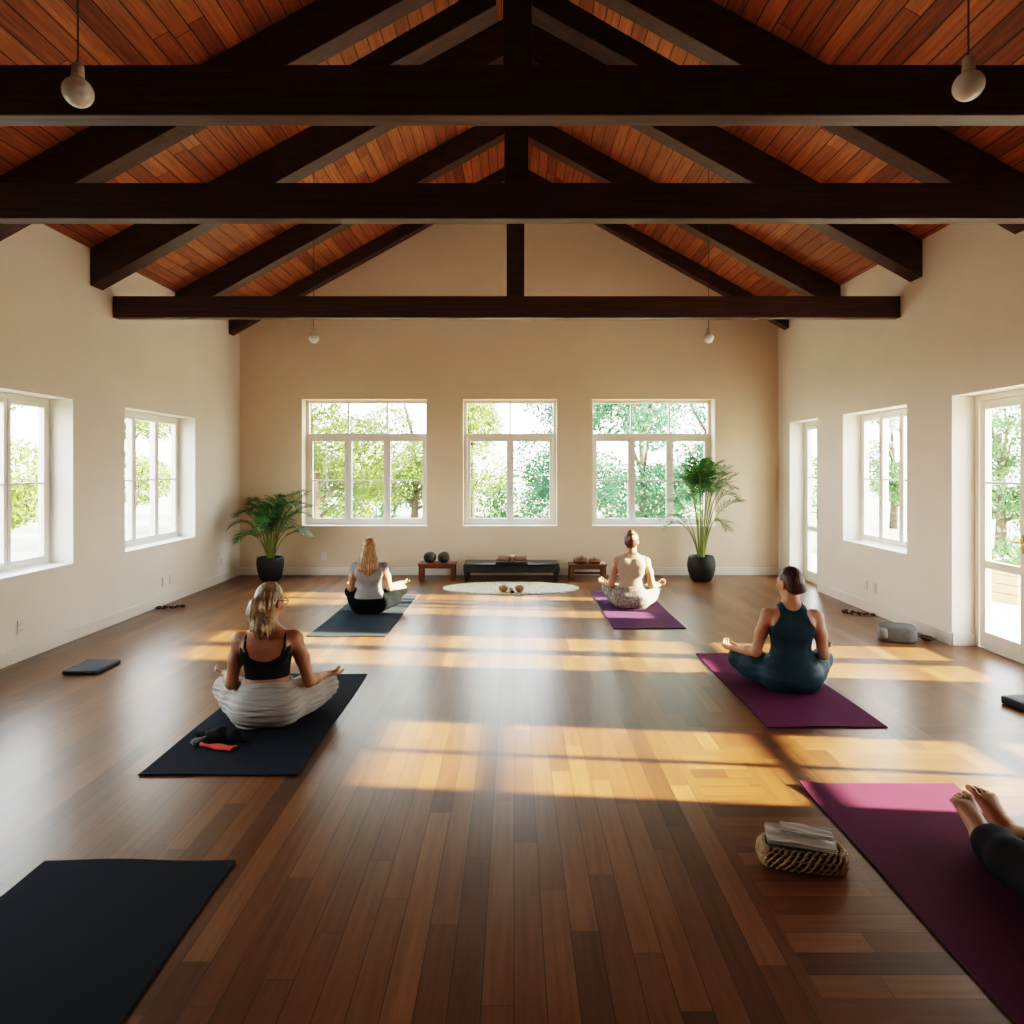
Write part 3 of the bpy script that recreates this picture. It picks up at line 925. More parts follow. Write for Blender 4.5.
def seated(label, loc, rz, sc, h, skin, legs, top, hair, yaw=0., pitch=0., knees=((.315, .27, .155), (.315, .27, .155)),
           wr=((.30, .235, .235), (.30, .235, .235)), elbows=((.232, -.005, .275), (.232, -.005, .275)), hands='rest', glasses=False):
    root = thing('person', label, 'person', loc, rz, group='people sitting cross-legged')
    f = Field((-.52, -.27, -.01), (.52, .56, .97), h)
    # legs first
    lg = Field((-.52, -.27, -.01), (.52, .56, .45), h)
    def leg(fl, s, i, off=0., foot=True, k=.03):
        kx, ky, kz = knees[i]
        hip = (s * .098, .01, .108); kn = (s * kx, ky, kz)
        an = (-s * .03, .33 + .075 * i, .062 + off * .3)
        fl.chain([hip, tuple(.5 * np.array(hip) + .5 * np.array(kn) + (0, 0, .008)), kn], [.098 + off, .084 + off, .060 + off], k)
        fl.cone((s * .135, .01, .082 + off * .5), (s * kx * .86, ky * .80, .075 + off * .5 + .25 * (kz - .14)), .078 + off, .052 + off, .05)
        md = .55 * np.array(kn) + .45 * np.array(an) + (0, .012, -.005)
        fl.chain([kn, md, an], [.056 + off, .050 + off, .034 + off * .8], k)
        if foot:
            fl.chain([an, (-s * .12, an[1] - .02, .045), (-s * .175, an[1] - .045, .038)], [.034, .030, .020], .02)
            fl.cone(an, (-s * .005, an[1] + .03, .04), .03, .028, .02)
    for i, s in enumerate((-1, 1)):
        leg(f, s, i)
    f.loft(TRUNK, .03)
    for s in (-1, 1):
        f.ell((s * .085, -.055, .095), (.098, .088, .092), .04)
        f.ell((s * .078, .085, .455), (.062, .045, .058), .04)      # bust
        f.ell((s * .085, -.085, .47), (.055, .018, .075), .04)      # shoulder blades
    fb = f.copy()                                                    # trunk and legs without arms
    sh = [(-.163, -.008, .530), (.163, -.008, .530)]
    for i, s in enumerate((-1, 1)):
        ex, ey, ez = elbows[i]; wx, wy, wz = wr[i]
        el = np.array((s * ex, ey, ez)); w = np.array((s * wx, wy, wz))
        S = np.array(sh[i])
        f.ell(S, (.052, .050, .050), .05)
        f.chain([S, S * .5 + el * .5 + (s * .004, 0, .01), el], [.049, .043, .036], .025)
        f.chain([el, el * .62 + w * .38, w], [.037, .036, .0235], .02)
        d = unit(w - el)
        if hands == 'rest':
            hand(f, w, unit(d + np.array((s * .30, .1, -.25))), (-s * .3, 0, .8), (s * .6, -.2, .5), (.15, .25), .3)
        elif hands == 'mudra':
            hand(f, w, unit(d + np.array((s * .25, .05, .05))), (0, .1, 1), (-s * .5, .8, .0), (.55, .7), .9)
    P, M = head(f, (0, .014, .685), yaw, pitch)
    f.cone((0, .0, .60), (0, .016, .72), .050, .046, .03)
    f.build('body', skin, root, sc)
    # clothes and hair in body space
    x, y, z = f.grid()
    # --- legs wear
    p = Field((-.52, -.27, -.01), (.52, .56, .45), h)
    off = legs.get('off', .008)
    for i, s in enumerate((-1, 1)): leg(p, s, i, off, False, .05)
    p.loft([r for r in TRUNK if r[0] < .43], .04, off)
    for s in (-1, 1): p.ell((s * .085, -.055, .095), (.098 + off, .088 + off, .092 + off), .04)
    X, Y, Z = p.grid()
    if legs.get('wrinkle'): wrinkle(p, legs['wrinkle'], legs.get('fz', 85.), 22., .5)
    wz = legs.get('waist', .24)
    p.D = np.maximum(p.D, Z - (wz + .012 * np.cos(X * 9)))
    # open leg ends: stop the cloth before the ankles
    p.D = np.maximum(p.D, -(np.sqrt((X * .7) ** 2 + ((Y - .40) * 1.0) ** 2 + ((Z - .06) * .8) ** 2) - .12))
    p.build('trousers' if not legs.get('tight') else 'leggings', legs['mat'], root, sc)
    # --- top
    kind = top['kind']
    T = fb.copy(); T.D = T.D - top.get('off', .007)
    sc_ = Field((-.52, -.27, -.01), (.52, .56, .97), h)
    if top.get('wrinkle'): wrinkle(T, top['wrinkle'], 60., 18., 1.)
    hem = top.get('hem', .20)
    if kind == 'bra':
        band = np.maximum(z - .408 - .10 * np.clip((np.abs(x) - .0) / .15, 0, 1) ** 2 * (y < 0) - .05 * (y >= 0), .292 - z)
        fz = .118 - .35 * np.clip(.50 - z, 0, 1) * (y < 0.02) ** 1
        strap = np.maximum(np.maximum(np.abs(np.abs(x) - fz) - .0075, .39 - z), np.abs(z - .5) - .125)
        reg = np.minimum(band, strap)
        T.D = np.maximum(T.D, reg)
        T.D = np.maximum(T.D, np.abs(x) - .172)
        nm = 'crop_top'
    else:
        if kind == 'racer':
            hw = np.interp(z, [.40, .44, .50, .555, .60, .64], [.185, .165, .118, .092, .098, .098]).astype(np.float32)
            neck = .595 + .0 * z
            reg = np.maximum(np.abs(x) - hw, hem - z)
            bowl = np.sqrt((x / .070) ** 2 + ((z - .640) / .062) ** 2) - 1
            reg = np.maximum(reg, -bowl * .05)
            reg = np.maximum(reg, z - .632)
            nm = 'tank_top'
        else:
            hw = np.interp(z, [.40, .46, .52, .57, .62], [.20, .19, .185 if kind == 'tee' else .158, .188 if kind == 'tee' else .15, .19 if kind == 'tee' else .15]).astype(np.float32)
            reg = np.maximum(np.abs(x) - hw, hem - z)
            bowl = np.sqrt((x / .078) ** 2 + ((z - .655) / (.05 if kind == 'tee' else .045)) ** 2) - 1
            reg = np.maximum(np.maximum(reg, -bowl * .05), z - .64)
            nm = 'sleeveless_top'
            if kind == 'tee':                      # short cap sleeves
                for s in (-1, 1):
                    T.ell((s * .163, -.008, .530), (.064, .062, .060), .03)
                    T.cone((s * .163, -.008, .530), (s * .186, -.008, .47), .058, .054, .02)
                reg = np.maximum(np.abs(x) - np.interp(z, [.40, .47, .50, .60], [.165, .165, .225, .235]).astype(np.float32), hem - z)
                reg = np.maximum(np.maximum(reg, -bowl * .05), z - .64)
            else:
                for s in (-1, 1): T.ell((s * .145, -.008, .560), (.040, .050, .040), .03)
        T.D = np.maximum(T.D, reg)
    # keep the cloth clear of the thighs
    T.D = np.maximum(T.D, .12 * np.ones_like(T.D) - z)
    T.D = np.maximum(T.D, y - .17)
    T.build(nm, top['mat'], root, sc)
    # --- hair
    H = Field((-.30, -.32, .40), (.30, .30, .97), min(h, .005))
    hx, hy, hz = H.grid()
    HP = lambda q: P(q)
    H.ell(HP((0, -.012, .106)), (.083, .092, .098), .01, M)
    H.ell(HP((0, -.045, .060)), (.066, .055, .060), .03, M)
    # cut the face free: everything in front of a slanted plane through the hairline
    Mi = M.T; b0 = np.array((0, .014, .685))
    qx = (hx - b0[0]) * Mi[0][0] + (hy - b0[1]) * Mi[0][1] + (hz - b0[2]) * Mi[0][2]
    qy = (hx - b0[0]) * Mi[1][0] + (hy - b0[1]) * Mi[1][1] + (hz - b0[2]) * Mi[1][2]
    qz = (hx - b0[0]) * Mi[2][0] + (hy - b0[1]) * Mi[2][1] + (hz - b0[2]) * Mi[2][2]
    H.D = np.maximum(H.D, (qy - .022 - np.clip((qz - .10) * .95, -.05, .10)).astype(np.float32))
    ear = np.sqrt(((np.abs(qx) - .078) / .03) ** 2 + ((qy - .004) / .03) ** 2 + ((qz - .066) / .04) ** 2) - 1
    H.D = np.maximum(H.D, (-ear * .03).astype(np.float32))
    hk = hair['kind']
    if hk == 'bun_high':
        strands(H, .0010, 34, 0, 0)
        H.ell(HP((0, -.075, .180)), (.044, .040, .042), .008, M)
        H.ell(HP((.012, -.098, .118)), (.030, .026, .030), .02, M)
    elif hk == 'bun_low':
        strands(H, .0010, 34, 0, 0)
        H.ell(HP((.006, -.092, .048)), (.042, .034, .036), .02, M)
    elif hk == 'ponytail':
        strands(H, .0012, 36, 0, 0)
        tail = [HP((0, -.088, .085)), HP((-.006, -.118, .055)), HP((-.014, -.112, .0)), (-.03, -.105, .625), (-.026, -.102, .560)]
        H.chain(tail, [.024, .033, .042, .044, .012], .03)
        for dx, dy, zz, r in ((-.085, -.080, .605, .008), (.015, -.105, .555, .008), (.050, -.085, .60, .007), (-.055, -.100, .565, .008), (.03, -.10, .58, .007)):
            H.chain([HP((0, -.112, .03)), (dx * .8, dy - .01, .66), (dx, dy - .008, zz)], [.020, .017, r], .012)
        bnd = G().tube([HP((.026 * math.cos(t), -.100 + .010 * math.sin(t), .080 + .026 * math.sin(t))) * sc for t in np.linspace(0, 2 * PI, 20, endpoint=False)], .006 * sc, 6, closed=True)
        H.D += (.0016 * np.sin(hx * 260 + 2 * np.sin(hz * 12))).astype(np.float32) * (hy < -.06)
    elif hk == 'long':
        rows = [(.46, .020, .012, -.128), (.50, .062, .020, -.122), (.54, .098, .026, -.112), (.59, .116, .032, -.096), (.64, .108, .042, -.074), (.69, .096, .056, -.045), (.75, .086, .065, -.035), (.80, .079, .066, -.03)]
        H.loft(rows, .02)
        # drop with uneven ends
        for dx, zz in ((-.098, .535), (-.062, .49), (-.028, .455), (.004, .44), (.036, .465), (.07, .50), (.10, .55)):
            H.chain([(dx * .9, -.110, .58), (dx, -.127, .52), (dx * 1.02, -.126, zz)], [.022, .016, .006], .015)
        H.D += (.0030 * np.sin(hx * 210 + 2.5 * np.sin(hz * 14)) * np.clip((.80 - hz) * 6, 0, 1)).astype(np.float32)
    H.build('hair', hair['mat'], root, sc)
    if hk == 'ponytail': bnd.build('hair_tie', MAT['glasses'], root, smooth=True)
    if glasses:
        gg = G()
        for s in (-1, 1):
            gg.tube([HP((s * .040, .112, .086)) * sc, HP((s * .078, .085, .088)) * sc, HP((s * .083, .03, .090)) * sc, HP((s * .082, -.012, .088)) * sc, HP((s * .078, -.03, .070)) * sc], .0028, 6)
            gg.tube([HP((s * .034 + .024 * math.cos(t), .110, .084 + .019 * math.sin(t))) * sc for t in np.linspace(0, 2 * PI, 18, endpoint=False)], .0025, 5, closed=True)
        gg.tube([HP((-.010, .112, .086)) * sc, HP((.010, .112, .086)) * sc], .0025, 5)
        gg.build('glasses', MAT['glasses'], root, smooth=True)
    return root

seated('woman in black crop top and pale grey trousers with blonde ponytail', (-1.545, 4.28, TOPZ), R(11), .985, .005, MAT['skin2'],
       dict(mat=MAT['grey_cotton'], off=.018, waist=.262, wrinkle=.0035, fz=190.), dict(kind='bra', mat=MAT['black_cloth'], off=.005),
       dict(kind='ponytail', mat=MAT['hair_blonde']), yaw=R(-32), pitch=R(-12), glasses=True,
       knees=((.295, .25, .155), (.335, .255, .135)), wr=((.285, .20, .262), (.345, .20, .225)), elbows=((.215, .0, .258), (.255, .0, .245)))
seated('woman in grey sleeveless tee and dark leggings with long loose blonde hair', (-1.60, 7.55, TOPZ), R(5), .93, .006, MAT['skin3'],
       dict(mat=MAT['charcoal'], off=.007, waist=.25, wrinkle=.0015, tight=True), dict(kind='tee', mat=MAT['heather'], off=.010, hem=.175, wrinkle=.0025),
       dict(kind='long', mat=MAT['hair_gold']), yaw=R(2), pitch=R(0),
       knees=((.255, .29, .19), (.36, .25, .22)), wr=((.235, .24, .27), (.345, .24, .30)), elbows=((.215, .01, .28), (.24, .02, .28)))
seated('woman in cream sleeveless top and patterned trousers with auburn bun', (1.345, 7.82, TOPZ), R(-10), .985, .006, MAT['skin3'],
       dict(mat=MAT['snake'], off=.014, waist=.235, wrinkle=.002), dict(kind='tank', mat=MAT['cream_knit'], off=.009, hem=.165, wrinkle=.0025),
       dict(kind='bun_high', mat=MAT['hair_auburn']), yaw=R(-4), pitch=R(2), hands='mudra',
       knees=((.275, .27, .165), (.275, .27, .165)), wr=((.31, .20, .232), (.31, .20, .232)), elbows=((.235, -.01, .262), (.232, -.01, .262)))
seated('woman in teal racerback tank and leggings with dark brown hair tied low', (2.00, 4.93, TOPZ), R(-10), .99, .005, MAT['skin1'],
       dict(mat=MAT['teal'], off=.009, waist=.27, wrinkle=.0018, tight=True), dict(kind='racer', mat=MAT['teal'], off=.009, hem=.10, wrinkle=.0020),
       dict(kind='bun_low', mat=MAT['hair_brown']), yaw=R(34), pitch=R(-2), hands='mudra',
       knees=((.335, .25, .140), (.275, .25, .160)), wr=((.355, .22, .215), (.275, .21, .235)), elbows=((.245, .0, .255), (.222, -.01, .262)))

# person lying on the near plum mat: feet towards the windows, head towards the viewer
def lying():
    root = thing('person', 'barefoot person lying on plum mat in black cropped trousers', 'person', (2.005, 2.14, TOPZ))
    h = .005
    f = Field((-.36, -.92, -.01), (.36, 1.0, .34), .0042)
    def foot(fl, s, ax, ay, tilt, turn):
        # ankle at (ax, ay); foot stands on the heel, toes up and leaning away
        a = np.array((ax, ay, .066))
        up = unit((turn, math.cos(tilt), math.sin(tilt)))
        side = unit(np.cross(up, (0, 0, 1.0)))
        nrm = np.cross(side, up)
        fl.ell(a + np.array((0, .022, -.028)), (.030, .032, .036), .02)
        ball = a + up * .135
        for o, r in ((-.028, .021), (0, .020), (.030, .017)):
            fl.cone(a + np.array((0, .01, 0)), ball + side * o * s * -1, .036, r, .022)
        tl = (.058, .048, .044, .038, .032); tr = (.0148, .0103, .0097, .0091, .0085); to = (-.036, -.008, .0125, .031, .0475)
        for l, r, o in zip(tl, tr, to):
            p = ball + side * (s * o) * 1.0 + up * (.008 - abs(o + .01) * .25)
            q = p + unit(up + nrm * .10) * l * .55
            e = q + unit(up * .8 - nrm * .5) * l * .5
            fl.cone(p, q, r * 1.0, r * .92, .003); fl.cone(q, e, r * .98, r * .9, .003)
        return a
    pos = {}
    for s, ax, ay, tilt, turn in ((-1, -.060, .685, R(34), -.02), (1, .070, .745, R(34), -.05)):
        a = foot(f, s, ax, ay, tilt, turn)
        kn = np.array((s * .10 - .0, .46, .085 if s < 0 else .075)); hip = np.array((s * .092, .02, .105))
        pos[s] = (a, kn, hip)
        f.chain([a + (0, -.0, -.004), a * .6 + kn * .4 + (s * .006, 0, -.006), kn], [.037, .055, .058], .025)
        f.chain([kn, hip], [.062, .088], .03)
    # trunk lying on its back
    f.ell((0, 0, .105), (.18, .14, .098), .05)
    f.ell((0, -.20, .10), (.135, .14, .088), .06)
    f.ell((0, -.40, .105), (.155, .17, .098), .06)
    f.ell((0, -.52, .10), (.165, .07, .075), .05)
    f.cone((0, -.55, .10), (0, -.66, .10), .055, .048, .04)
    for s in (-1, 1):
        S = np.array((s * .165, -.51, .095)); el = np.array((s * .245, -.27, .060)); w = np.array((s * .125, -.10, .212))
        f.ell(S, (.052, .052, .05), .03)
        f.chain([S, el], [.048, .037], .025); f.chain([el, w], [.037, .025], .02)
        hand(f, w, (-s * .8, .55, .0), (0, .05, -1), (-s * .4, -1, .1), (.12, .2), .2)
    f.ell((0, -.775, .105), (.074, .096, .092), .02); f.ell((0, -.735, .145), (.055, .062, .05), .03)
    f.cone((0, -.755, .185), (0, -.735, .212), .008, .011, .012)
    for s in (-1, 1):
        f.ell((s * .075, -.76, .105), (.011, .028, .02), .006); f.ell((s * .031, -.768, .183), (.014, .008, .009), .006)
    f.ell((0, -.705, .186), (.02, .010, .010), .008)
    f.build('body', MAT['skin1'], root)
    # cropped trousers
    p = Field((-.42, -.35, -.01), (.42, 1.0, .34), .006)
    off = .016
    for s in (-1, 1):
        a, kn, hip = pos[s]
        end = a * (.86 if s < 0 else .42) + kn * (.14 if s < 0 else .58)
        p.chain([end, a * .6 + kn * .4 + (0, 0, .0), kn] if s < 0 else [end, kn], [.056, .064 + off, .066 + off] if s < 0 else [.058 + off, .062 + off], .03)
        p.chain([kn, hip], [.068 + off, .094 + off], .03)
    p.ell((0, 0, .108), (.20, .16, .112), .05); p.ell((0, -.12, .105), (.16, .14, .102), .05)
    X, Y, Z = p.grid()
    wrinkle(p, .003, 40., 22.)
    for s in (-1, 1):
        a, kn, hip = pos[s]
        ye = (a * (.86 if s < 0 else .42) + kn * (.14 if s < 0 else .58))[1]
        p.D = np.maximum(p.D, np.where(np.sign(X) == s, Y - ye - .010, -1.).astype(np.float32))
    p.D = np.maximum(np.maximum(p.D, -.20 - Y), .0 - Z)
    p.build('cropped_trousers', MAT['black_cloth'], root)
    t = Field((-.30, -.70, -.01), (.30, -.0, .34), .006)
    t.ell((0, -.10, .105), (.165, .14, .104), .05); t.ell((0, -.20, .10), (.148, .15, .100), .06); t.ell((0, -.40, .105), (.168, .18, .110), .06); t.ell((0, -.52, .10), (.178, .075, .085), .05)
    X, Y, Z = t.grid()
    t.D = np.maximum(np.maximum(t.D, -.57 - Y), np.maximum(0. - Z, Y + .04))
    t.build('shirt', MAT['blue_cloth'], root)
    hh = Field((-.2, -1.0, -.01), (.2, -.55, .30), .005)
    hh.ell((0, -.79, .098), (.082, .098, .098), .02)
    X, Y, Z = hh.grid()
    hh.D = np.maximum(hh.D, (Z - .135 + (Y + .80) * .9).astype(np.float32)); hh.D = np.maximum(hh.D, -Z)
    strands(hh, .001, 30, 0, -.79)
    hh.build('hair', MAT['hair_brown'], root)
    return root
lying()

# pale blue cloth lying over the lying person's shin
g = G()
nx, ny = 14, 14
vs = []
for j in range(ny + 1):
    for i in range(nx + 1):
        u, v = i / nx - .5, j / ny - .5
        x, y = u * .17, v * .22
        xr = x + .0
        z = .150 - 3.2 * max(0, abs(xr) - .02) ** 1.6 + .004 * math.sin(u * 19 + v * 7) + .004 * math.sin(v * 23)
        vs.append((x, y, max(z, .02)))
g.add(vs, [(j * (nx + 1) + i, j * (nx + 1) + i + 1, (j + 1) * (nx + 1) + i + 1, (j + 1) * (nx + 1) + i) for j in range(ny) for i in range(nx)])
o = g.build('cloth', MAT['blue_cloth'], smooth=True)
o.location = (2.105, 2.54, .045)
tag(o, 'pale blue cloth draped over the knee of the lying person', 'cloth')

# ------------------------------------------------------------------ palms
def frond_mesh(az, reach, height, droop, seed, leaf=.20, start=.42, xlim=None, n=24):
    r_ = random.Random(seed)
    ca, sa = math.cos(az), math.sin(az)
    p0 = Vector((.035 * ca, .035 * sa, 0)); p1 = Vector((reach * .22 * ca, reach * .22 * sa, height * .85)); p2 = Vector((reach * ca, reach * sa, height - droop))
    arch = 1.12 if droop > .035 else .93 + droop
    pc = Vector((reach * .62 * ca, reach * .62 * sa, height * arch))
    def B(t):
        return ((1 - t) ** 3) * p0 + 3 * ((1 - t) ** 2) * t * p1 + 3 * (1 - t) * t * t * pc + t ** 3 * p2
    pts = [B(i / 22) for i in range(23)]
    st = G().tube(pts, [.0075 * (1 - .8 * i / 22) + .0012 for i in range(23)], 6)
    lf = G()
    for k in range(n):
        t = start + (1 - start) * (k + .5) / n
        c = B(t); d = (B(min(1, t + .02)) - B(t - .02)).normalized()
        side = d.cross(Vector((0, 0, 1)))
        if side.length < .05: side = Vector((-sa, ca, 0))
        side.normalize(); up = side.cross(d)
        ll = leaf * (math.sin(PI * (.12 + .80 * (k + .5) / n)) ** .75) * r_.uniform(.85, 1.1)
        for s in (-1, 1):
            fw = .45 + .5 * k / n
            e = (side * s + d * fw + up * r_.uniform(.08, .42)).normalized()
            w = (d - e * d.dot(e)).normalized() * (.0052 + .0016 * r_.random())
            q = [c, c + e * ll * .35 + Vector((0, 0, .006)), c + e * ll * .72 + Vector((0, 0, -.06 * ll)), c + e * ll + Vector((0, 0, -.20 * ll))]
            ww = [.35, 1.0, .8, .05]
            vs = []
            for p_, a_ in zip(q, ww): vs += [p_ - w * a_, p_ + w * a_]
            lf.add(vs, [(0, 1, 3, 2), (2, 3, 5, 4), (4, 5, 7, 6)])
    for s in (0,):
        d = (B(1) - B(.96)).normalized()
        lf.add([B(1) - Vector((0, 0, .006)), B(1) + d * .09, B(1) + Vector((0, 0, .006))], [(0, 1, 2)])
    if xlim:
        for gg in (lf, st):
            gg.v = [(max(v[0], xlim[0]) if xlim[0] else v[0], min(v[1], xlim[1]), v[2]) for v in gg.v]
    return st, lf

def palm(loc, pot, fronds, leafmat, label, xlim, leaf, n):
    root = thing('potted_palm', label, 'potted plant', loc, group='potted palms by the back wall')
    o = G().lathe(pot, 40).build('pot', MAT['pot'], root, smooth=True)
    rim = pot[-4][1]
    G().lathe([(.001, rim - .030), (pot[-1][0] + .004, rim - .035)], 24).build('soil', MAT['soil'], root)
    for i, (az, rc, ht, dr, stt) in enumerate(fronds):
        st, lf = frond_mesh(R(az), rc, ht, dr, i * 13 + 5, leaf * (.75 + .25 * min(1, ht)), stt, xlim, n)
        z0 = rim - .05
        st.v = [(v[0], v[1], v[2] + z0) for v in st.v]; lf.v = [(v[0], v[1], v[2] + z0) for v in lf.v]
        s = st.build('stem', MAT['stem'], root, smooth=True)
        lf.build('frond', leafmat, s)
potL = [(.09, 0), (.125, .006), (.150, .05), (.178, .16), (.188, .25), (.184, .315), (.176, .335), (.165, .338), (.158, .325), (.155, .27)]
potR = [(.10, 0), (.128, .005), (.158, .05), (.188, .14), (.198, .21), (.192, .28), (.175, .34), (.168, .355), (.155, .352), (.152, .30)]
frL = [(8, .60, .78, .0, .30), (30, .46, .98, .0, .30), (-12, .62, .70, .06, .32), (60, .26, .92, .02, .30), (175, .52, .70, .06, .30), (150, .44, .78, .06, .30),
       (200, .54, .60, .12, .34), (220, .44, .74, .08, .30), (250, .34, .80, .10, .28), (290, .36, .76, .10, .28), (320, .48, .66, .12, .30), (345, .54, .52, .12, .40),
       (185, .46, .42, .14, .42), (5, .56, .44, .10, .42), (100, .28, .78, .06, .30), (270, .44, .60, .14, .30), (235, .52, .50, .18, .36), (305, .34, .88, .04, .32),
       (20, .54, .80, .04, .30), (160, .38, .84, .04, .30), (340, .42, .82, .05, .30), (210, .30, .86, .04, .30), (265, .28, .66, .10, .28), (280, .50, .70, .12, .28), (40, .56, .90, -.06, .34), (0, .30, .84, .03, .30)]
frR = [(90, .10, 1.40, .0, .46), (20, .44, 1.26, -.06, .46), (165, .26, 1.30, -.03, .46), (60, .24, 1.30, .0, .46), (200, .36, 1.14, .04, .46), (300, .26, 1.36, .0, .46), (250, .26, 1.22, .02, .46),
       (350, .46, 1.18, -.03, .46), (180, .58, .86, .10, .48), (190, .60, .66, .08, .44), (5, .56, .84, .0, .48), (335, .48, .96, .08, .46), (225, .44, .98, .08, .46), (290, .34, 1.08, .06, .46),
       (172, .50, .56, .10, .50), (10, .38, .62, .18, .58), (120, .24, 1.16, .03, .46), (275, .14, 1.26, .0, .46), (240, .18, 1.34, .0, .46), (320, .36, 1.22, .0, .46), (140, .30, 1.20, .0, .46), (15, .50, 1.06, .04, .46)]
palm((-3.46, 9.70, 0), potL, frL, MAT['palm2'], 'bushy palm in a black pot in the left back corner', (-.58, .46), .24, 24)
palm((2.66, 9.70, 0), potR, frR, MAT['palm'], 'tall upright palm in a round black pot before the right back window', (None, .46), .31, 19)

# ------------------------------------------------------------------ bench, stools and what is on them
root = thing('bench', 'low black upholstered bench under the middle window', 'bench', (-.035, 9.83, 0))
G().box(-.68, .68, -.235, .235, .128, .250).build('seat', MAT['leather'], root, bevel=.022, seg=3, smooth=True)
for sx in (-1, 1):
    for sy in (-1, 1):
        g = G()
        x, y = sx * .635, sy * .195
        g.add([(x - .020, y - .020, 0), (x + .020, y - .020, 0), (x + .020, y + .020, 0), (x - .020, y + .020, 0), (x - .032, y - .032, .13), (x + .032, y - .032, .13), (x + .032, y + .032, .13), (x - .032, y + .032, .13)],
              [(0, 3, 2, 1), (4, 5, 6, 7), (0, 1, 5, 4), (1, 2, 6, 5), (2, 3, 7, 6), (3, 0, 4, 7)])
        g.build('leg', MAT['leather'], root, bevel=.004)
g = G().box(-.225, .225, -.14, .14, 0, .012)
for a in ((-.225, .225, -.14, -.128), (-.225, .225, .128, .14), (-.225, -.213, -.128, .128), (.213, .225, -.128, .128)): g.box(*a, .012, .030)
o = g.build('tray', MAT['leather'], bevel=.003); o.location = (-.035, 9.74, .251)
tag(o, 'thin black tray on the black bench', 'tray')
def towel_roll(x, y, z, ln, r, rz, label):
    g = G()
    n = 60
    path = []
    for i in range(n):           # spiral cross-section in x-z extruded along y
        a = i / n * 2 * PI * 3
        rr = r * (.25 + .75 * i / n)
        path.append((rr * math.cos(a), r + rr * math.sin(a)))
    m = 10
    vs = []
    for j in range(m + 1):
        yy = (j / m - .5) * ln
        for k, (a, b) in enumerate(path): vs.append((a + .002 * math.sin(j * 2.1 + k * .4), yy + .003 * math.sin(k * .5), b))
    g.add(vs, [(j * n + k, j * n + k + 1, (j + 1) * n + k + 1, (j + 1) * n + k) for j in range(m) for k in range(n - 1)])
    o = g.build('rolled_towel', MAT['rose_cloth'], smooth=True)
    o.location = (x, y, z); o.rotation_euler = (0, 0, rz)
    tag(o, label, 'towel', 'rolled towels on the tray')
towel_roll(-.150, 9.72, .268, .15, .050, R(78), 'pinkish rolled towel at the left end of the black tray')
towel_roll(.095, 9.72, .268, .15, .050, R(-82), 'pinkish rolled towel at the right end of the black tray')
root = thing('jar', 'small brown lidded jar between the two rolled towels', 'jar', (-.025, 9.715, .264))
G().lathe([(.001, 0), (.036, .001), (.044, .025), (.044, .062), (.036, .078), (.001, .078)], 24).build('body', MAT['tan'], root, smooth=True)
G().lathe([(.038, .078), (.038, .090), (.012, .096), (.010, .108), (.001, .112)], 24).build('lid', MAT['white_cloth'], root, smooth=True)

def stool(x, y, w, d, h, mat, label, splay=0.0, stretch=False):
    root = thing('stool', label, 'stool', (x, y, 0), group='low wooden stools beside the bench')
    G().box(-w / 2, w / 2, -d / 2, d / 2, h - .030, h).build('seat', mat, root, bevel=.006)
    for sx in (-1, 1):
        for sy in (-1, 1):
            a, b = sx * (w / 2 - .040), sy * (d / 2 - .035); e = sx * splay
            g = G()
            t = .030
            g.add([(a - t + e, b - t * .7, 0), (a + t + e, b - t * .7, 0), (a + t + e, b + t * .7, 0), (a - t + e, b + t * .7, 0), (a - t, b - t * .7, h - .03), (a + t, b - t * .7, h - .03), (a + t, b + t * .7, h - .03), (a - t, b + t * .7, h - .03)],
                  [(0, 3, 2, 1), (4, 5, 6, 7), (0, 1, 5, 4), (1, 2, 6, 5), (2, 3, 7, 6), (3, 0, 4, 7)])
            g.build('leg', mat, root, bevel=.004)
    for sy in (-1, 1):
        yy = sy * (d / 2 - .030)
        G().box(-w / 2 + .07, w / 2 - .07, yy - .010, yy + .010, h - .072, h - .030).build('apron', mat, root, bevel=.003)
    if stretch:
        G().box(-w / 2 + .06, w / 2 - .06, -.014, .014, .075, .105).build('stretcher', mat, root, bevel=.003)
    return root
stool(-1.095, 9.80, .535, .30, .248, MAT['redwood'], 'red brown wooden stool holding two dark round stones')
stool(1.050, 9.82, .530, .30, .232, MAT['brownwood'], 'brown wooden stool holding two rounded leather pouches', .012, True)
def round_stone(x, y, z, rx, rz_, label, seed):
    r_ = random.Random(seed)
    g = G()
    prof = [(max(.0006, math.sin(a)) ** .72 * rx if a not in (0, PI) else .0006, rz_ - rz_ * math.cos(a)) for a in np.linspace(0, PI, 18)]
    prof[0] = (.02, .0); prof[1] = (prof[1][0], .004)
    g.lathe(prof, 28)
    ph = [r_.uniform(0, 6) for _ in range(3)]
    g.v = [(v[0] * (1 + .04 * math.sin(3 * v[2] / rz_ + ph[0])), v[1] * (1 + .05 * math.sin(5 * v[0] / rx + ph[1])), v[2] * (1 + .03 * math.sin(4 * v[0] / rx + ph[2]))) for v in g.v]
    o = g.build('round_stone', MAT['gourd'], smooth=True); o.location = (x, y, z); o.rotation_euler = (0, 0, r_.uniform(0, 6))
    tag(o, label, 'stone', 'dark round stones on the red brown stool')
round_stone(-1.205, 9.78, .248, .092, .076, 'dark round stone on the stool, farther from the bench', 1)
round_stone(-1.005, 9.78, .248, .086, .076, 'dark round stone on the stool, nearer the bench', 2)
